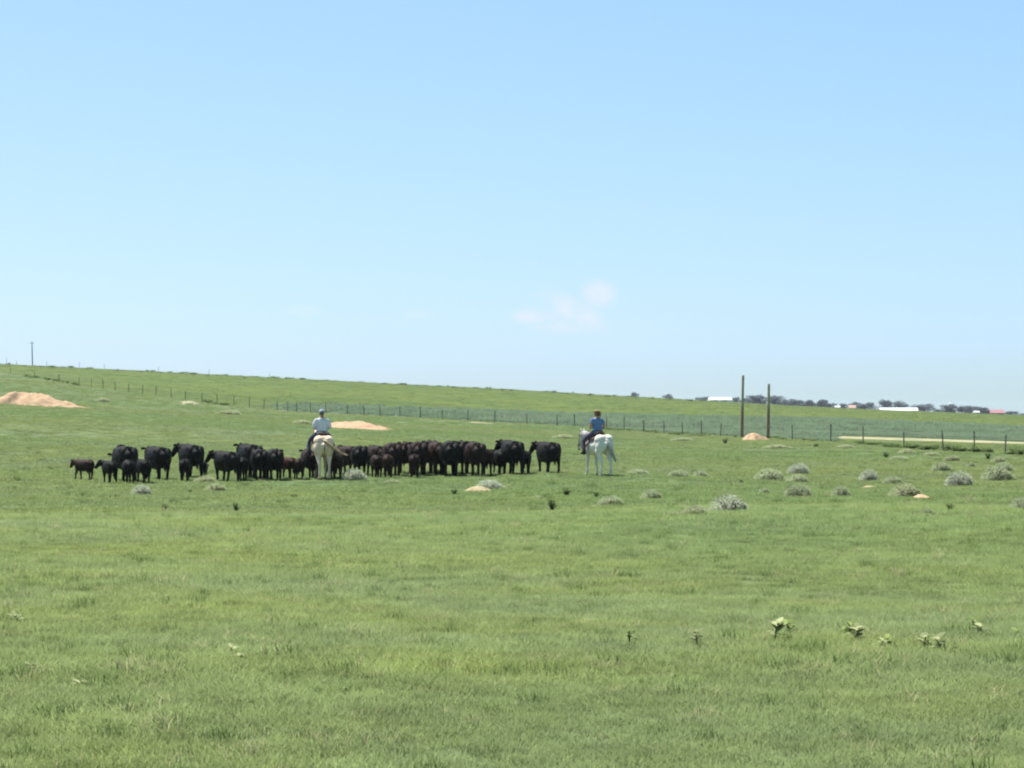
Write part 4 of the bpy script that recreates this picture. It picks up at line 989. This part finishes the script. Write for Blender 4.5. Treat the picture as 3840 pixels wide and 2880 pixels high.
def ftree(px, ty, wpx, D, label, i, grp='far trees on the skyline'):
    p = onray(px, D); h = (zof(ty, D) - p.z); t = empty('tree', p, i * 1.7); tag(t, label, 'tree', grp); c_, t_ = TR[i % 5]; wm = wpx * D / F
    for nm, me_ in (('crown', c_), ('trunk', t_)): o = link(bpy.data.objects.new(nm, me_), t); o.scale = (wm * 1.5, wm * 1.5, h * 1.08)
FT = [
 (2625, 1490, 30, 1900, 'faint low tree left of the long white roof'), (2648, 1486, 22, 1900, 'faint thin tree touching the left end of the long white roof'),
 (2757, 1489, 26, 1500, 'small dark tree at the right end of the long white roof'), (2806, 1490, 44, 1650, 'pale low tree just right of the taller wooden pole'),
 (2846, 1483, 52, 1500, 'dark round tree between the two wooden poles'), (2905, 1485, 66, 1480, 'broadest dark tree right behind the shorter wooden pole'),
 (2945, 1498, 46, 1600, 'lower tree right of the shorter wooden pole'), (2988, 1497, 54, 1500, 'dark bushy tree in the middle of the tree row'),
 (3036, 1496, 44, 1500, 'rounded tree right of the middle of the tree row'), (3078, 1500, 42, 1480, 'last dark tree before the gap in the tree row'),
 (3112, 1512, 40, 1700, 'low pale tree in the gap of the tree row'), (3168, 1512, 34, 1700, 'hazy low tree left of the pinkish shed'),
 (3206, 1508, 40, 1750, 'hazy tree behind the pinkish shed'), (3246, 1505, 62, 1500, 'dark tree right of the pinkish shed'),
 (3318, 1502, 46, 1560, 'dark tree behind the left end of the long white shed'), (3356, 1505, 56, 1560, 'dark tree behind the middle of the long white shed'),
 (3418, 1524, 40, 1600, 'low tree behind the right end of the long white shed'), (3464, 1515, 62, 1450, 'dark round tree just right of the long white shed'),
 (3530, 1533, 40, 1500, 'low dark tree left of the white topped tank'), (3566, 1519, 46, 1480, 'tree around the white topped tank'),
 (3618, 1522, 48, 1480, 'dark tree right of the white topped tank'), (3652, 1522, 44, 1500, 'dark tree second right of the white topped tank'),
 (3682, 1525, 40, 1500, 'dark tree left of the red roofed barn'), (3706, 1536, 30, 1500, 'low tree touching the red roofed barn'),
 (3784, 1543, 44, 1450, 'small dark tree right of the red roofed barn'), (3845, 1550, 40, 1450, 'low tree at the right edge of the skyline'),
 (2382, 1470, 30, 2000, 'faint bare looking tree on the hill line above the blue shirt rider'), (2503, 1478, 30, 2000, 'faint bare looking tree on the hill line left of the white roof'),
 (2036, 1466, 40, 900, 'small dark bush on the hill line right of the herd'),
]
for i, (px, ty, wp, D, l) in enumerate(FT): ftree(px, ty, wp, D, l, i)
M['white_wall'] = mat('white metal wall', (.72, .73, .74), (.64, .65, .66), .4, .5)
M['white_roof'] = mat('white metal roof', (.80, .81, .82), (.72, .73, .74), .4, .45)
M['red_wall'] = mat('red barn boards', (.26, .08, .085), (.20, .06, .065), .6, .85)
M['red_roof'] = mat('red metal roof', (.33, .15, .165), (.28, .12, .135), .6, .6)
M['pink_wall'] = mat('pinkish wall', (.50, .36, .30), (.42, .30, .25), .6, .85)
M['pink_roof'] = mat('rusty tin roof', (.46, .30, .24), (.36, .22, .17), .6, .7)
M['door'] = mat('shed door', (.24, .25, .27), None, 1, .6)
M['glass'] = mat('window glass', (.03, .04, .05), None, 1, .1, spec=.6)
def shed(name, px0, px1, ty, ey, D, depth, rz, wall, roof, label, doors=2):
    """gabled shed whose long side faces the camera; ty = ridge row, ey = eave row in the photo"""
    p = onray((px0 + px1) / 2, D); wm = (px1 - px0) * D / F; zr = zof(ty, D) - p.z; ze = zof(ey, D) - p.z; x0, x1 = -wm / 2, wm / 2
    t = empty(name, p, rz); tag(t, label, 'building')
    bm = bmesh.new(); box(bm, (x0 + .15, -depth / 2 + .15, -1), (x1 - .15, depth / 2 - .15, ze))
    for x in (x0 + .15, x1 - .15):
        a = [bm.verts.new(q) for q in ((x, -depth / 2 + .15, ze), (x, depth / 2 - .15, ze), (x, 0, zr - .1))]; bm.faces.new(a)
    newobj('wall', frombm(bm, 'wall'), wall, t)
    v = []; th = .12
    for x in (x0, x1):
        for y, z in ((-depth / 2 - .3, ze - .12), (0, zr), (depth / 2 + .3, ze - .12), (depth / 2 + .3, ze - .12 - th), (0, zr - th), (-depth / 2 - .3, ze - .12 - th)): v.append((x, y, z))
    f = [(0, 1, 7, 6), (1, 2, 8, 7), (2, 3, 9, 8), (3, 4, 10, 9), (4, 5, 11, 10), (5, 0, 6, 11), (0, 5, 4, 1), (1, 4, 3, 2), (6, 7, 10, 11), (7, 8, 9, 10)]
    newobj('roof', pyd('roof', v, f), roof, t)
    for k in range(doors):
        x = x0 + wm * (k + .6) / (doors + .4); bm = bmesh.new(); box(bm, (x - 1.4, -depth / 2 + .05, -.8), (x + 1.4, -depth / 2 + .14, min(ze - .35, 2.6))); newobj('door', frombm(bm, 'door'), M['door'], t)
    bm = bmesh.new(); x = x0 + wm * .12; box(bm, (x - .5, -depth / 2 + .07, .9), (x + .5, -depth / 2 + .14, min(ze - .4, 1.8))); newobj('window', frombm(bm, 'window'), M['glass'], t)
shed('long_shed', 2656, 2742, 1490, 1499, 1450, 12, .05, M['white_wall'], M['white_roof'], 'long white roofed shed on the skyline left of the wooden poles')
shed('long_shed', 3298, 3440, 1529, 1539, 1400, 10, -.06, M['white_wall'], M['white_roof'], 'longest white shed on the skyline at right, dark trees behind it', 3)
shed('old_shed', 3180, 3232, 1519, 1529, 1600, 8, .1, M['pink_wall'], M['pink_roof'], 'pinkish rusty shed on the skyline between hazy trees', 1)
shed('red_barn', 3712, 3766, 1536, 1548, 1420, 9, -.12, M['red_wall'], M['red_roof'], 'red roofed barn on the skyline at far right', 1)
shed('small_shed', 3130, 3150, 1522, 1526, 1480, 5, 0, M['white_wall'], M['white_roof'], 'tiny white shed on the skyline between the tree row and pinkish shed', 1)
shed('small_shed', 3650, 3672, 1541, 1545, 1440, 5, 0, M['white_wall'], M['white_roof'], 'tiny pale shed under dark trees left of the red barn', 1)
p = onray(3563, 1550); h = zof(1511, 1550) - p.z; t = empty('water_tank', p); tag(t, 'small tank with a white top poking above the skyline trees', 'tank')
bm = bmesh.new(); loft(bm, [(0, 0, h - 1.9), (0, 0, h - .8)], [.9, .9], n=14); newobj('drum', frombm(bm, 'drum'), M['door'], t, True)
bm = bmesh.new(); loft(bm, [(0, 0, h - .8), (0, 0, h - .35), (0, 0, h)], [1.05, .8, .12], n=14); newobj('roof', frombm(bm, 'roof'), M['white_roof'], t, True)
for q in range(4):
    a = q * math.pi / 2 + .6; bm = bmesh.new(); loft(bm, [(1.3 * math.cos(a), 1.3 * math.sin(a), -.5), (.75 * math.cos(a), .75 * math.sin(a), h - 1.8)], [.09, .07], n=6); newobj('leg', frombm(bm, 'leg'), M['steel'], t)

# ------------------------------------------------------------------ grass
def tuft_mesh(seed, n, rad, hmin, hmax, wd):
    r = random.Random(seed); v = []; f = []
    for q in range(n):
        a = r.uniform(0, 6.28); rr = rad * math.sqrt(r.random()); b = Vector((rr * math.cos(a), rr * math.sin(a), -.01)); d = r.uniform(0, 6.28); h = r.uniform(hmin, hmax); bend_ = r.uniform(.2, 1.25) * h
        dv = Vector((math.cos(d), math.sin(d), 0)); s = Vector((-math.sin(d + r.uniform(-.8, .8)), math.cos(d), 0)).normalized() * wd * r.uniform(.7, 1.3); n0 = len(v)
        m_ = b + dv * bend_ * .3 + Vector((0, 0, h * .6)); e = b + dv * bend_ + Vector((0, 0, h))
        v += [tuple(b - s), tuple(b + s), tuple(m_ + s * .8), tuple(m_ - s * .8), tuple(e)]; f += [(n0, n0 + 1, n0 + 2, n0 + 3), (n0 + 3, n0 + 2, n0 + 4)]
    return pyd('tuft', v, f)
tufts = bpy.data.collections.new('grass_sources')
for s in range(4):
    me_ = tuft_mesh(s, 100, .15, .02, .070, .0017); me_.materials.append(M['grass']); tufts.objects.link(bpy.data.objects.new('tuft_%d' % s, me_))
far_t = bpy.data.collections.new('grass_sources_far')
for s in range(4):
    me_ = tuft_mesh(20 + s, 70, .34, .02, .075, .006); me_.materials.append(M['grass_far']); far_t.objects.link(bpy.data.objects.new('tuft_far_%d' % s, me_))
def scatter(D0, D1, dens, margin):
    area = ((D0 + D1) * .225 + 2 * margin) * (D1 - D0); n = int(area * dens)
    y = D0 + (D1 - D0) * rng.random(int(n * 1.7)); hw = y * .225 + margin; keep = rng.random(len(y)) < hw / (D1 * .225 + margin); y = y[keep]; x = (rng.random(len(y)) * 2 - 1) * (y * .225 + margin)
    return x, y
def grass(name, zones, coll, label, keepfn=None):
    xs, ys_, ss = [], [], []
    for D0, D1, dens, s0 in zones:
        x, y = scatter(D0, D1, dens, 5.0); xs.append(x); ys_.append(y); ss.append(s0 * (.7 + .6 * rng.random(len(x))))
    x = np.concatenate(xs); y = np.concatenate(ys_); s = np.concatenate(ss); 
    if keepfn is not None:
        k = keepfn(x, y); x, y, s = x[k], y[k], s[k]
    z = height(x, y)
    # taller clumps where the sward grows ranker
    s = s * (1 + .28 * np.sin(x * .9 + 2 * np.sin(y * .21)) * np.sin(y * .37 + 1.3 * np.sin(x * .5)))
    me = bpy.data.meshes.new(name); me.vertices.add(len(x)); me.vertices.foreach_set('co', np.stack([x, y, z], 1).astype(np.float32).ravel())
    for nm, arr in (('scl', s), ('rz', rng.random(len(x)) * 6.283)):
        a = me.attributes.new(nm, 'FLOAT', 'POINT'); a.data.foreach_set('value', arr.astype(np.float32))
    o = newobj(name, me); o['kind'] = 'stuff'; tag(o, label, 'grass')
    ng = bpy.data.node_groups.new(name, 'GeometryNodeTree'); ng.interface.new_socket('Geometry', in_out='INPUT', socket_type='NodeSocketGeometry'); ng.interface.new_socket('Geometry', in_out='OUTPUT', socket_type='NodeSocketGeometry')
    gi = N(ng, 'NodeGroupInput'); go = N(ng, 'NodeGroupOutput'); ci = N(ng, 'GeometryNodeCollectionInfo'); ci.inputs['Collection'].default_value = coll; ci.inputs['Separate Children'].default_value = True; ci.inputs['Reset Children'].default_value = True
    ip = N(ng, 'GeometryNodeInstanceOnPoints'); ip.inputs['Pick Instance'].default_value = True
    a1 = N(ng, 'GeometryNodeInputNamedAttribute', data_type='FLOAT'); a1.inputs['Name'].default_value = 'scl'; a2 = N(ng, 'GeometryNodeInputNamedAttribute', data_type='FLOAT'); a2.inputs['Name'].default_value = 'rz'
    cb = N(ng, 'ShaderNodeCombineXYZ'); L(ng, a2.outputs[0], cb.inputs['Z'])
    L(ng, gi.outputs[0], ip.inputs['Points']); L(ng, ci.outputs[0], ip.inputs['Instance']); L(ng, a1.outputs[0], ip.inputs['Scale']); L(ng, cb.outputs[0], ip.inputs['Rotation']); L(ng, ip.outputs[0], go.inputs[0])
    md = o.modifiers.new('scatter', 'NODES'); md.node_group = ng
    return len(x)
def colof(x, y): return x / y * F + CX
def infield(x, y):
    p = colof(x, y); j = rng.random(len(x)); return (y > lowfield(p) + 3 * j) & (y < np.interp(p, up_px, up_D) + 16 * (j - .5)) & (p > 950 + 250 * j)
field_t = bpy.data.collections.new('grass_sources_field')
for s in range(3):
    me_ = tuft_mesh(40 + s, 44, .42, .10, .26, .012); me_.materials.append(M['field_grass']); field_t.objects.link(bpy.data.objects.new('tuft_field_%d' % s, me_))
n1 = grass('near_grass', [(8.5, 14, 80, 1.0), (14, 24, 58, 1.05), (24, 36, 36, 1.15), (36, 52, 22, 1.3)], tufts, 'short green prairie grass of the foreground')
n2 = grass('pasture_grass', [(52, 80, 7, 1.0), (80, 130, 4.2, 1.1), (130, 230, 1.6, 1.3), (230, 360, .45, 1.8), (360, 700, .045, 3.0)], far_t, 'green pasture grass around the herd and up to the hill crest', lambda x, y: ~infield(x, y) & ~((colof(x, y) > 3139) & (np.abs(y - np.interp(colof(x, y), road_px, road_D)) < 8)))
M['straw_grass'] = blade_mat('dry straw', (.25, .245, .14), (.19, .20, .10), .4, .7, .3, 1.2); M['dark_grass'] = blade_mat('dark tussock', (.085, .125, .045), (.065, .10, .035), .4, .7, .3, 1.3)
clump_t = bpy.data.collections.new('grass_sources_clump')
for s in range(4):
    me_ = tuft_mesh(60 + s, 26 if s < 2 else 60, .10, .05, .13, .0022); me_.materials.append(M['straw_grass' if s < 2 else 'dark_grass']); clump_t.objects.link(bpy.data.objects.new('tuft_clump_%d' % s, me_))
n4 = grass('tussock_grass', [(9, 25, 2.6, .9), (25, 52, 1.2, 1.0), (52, 130, .12, 1.5)], clump_t, 'scattered straw and dark tussocks in the near grass')
n3 = grass('field_crop', [(140, 250, 1.4, 1.0), (250, 420, .6, 1.4)], field_t, 'blue green crop standing in the strip beyond the fence', infield)
print('tufts', n1, n2)

# ------------------------------------------------------------------ summer haze
bm = bmesh.new(); box(bm, (-6800, -160, -75), (6800, 7200, 34)); hzme = frombm(bm, 'haze')
m = bpy.data.materials.new('haze'); m.use_nodes = True; nt = m.node_tree; nt.nodes.clear(); o_ = N(nt, 'ShaderNodeOutputMaterial'); pv = N(nt, 'ShaderNodeVolumePrincipled')
pv.inputs['Color'].default_value = (.80, .88, 1.0, 1); pv.inputs['Density'].default_value = .00007; pv.inputs['Anisotropy'].default_value = .2
L(nt, pv.outputs[0], o_.inputs['Volume'])
ho = newobj('haze', hzme, m); ho['kind'] = 'stuff'; tag(ho, 'thin pale summer haze over the whole plain', 'haze')
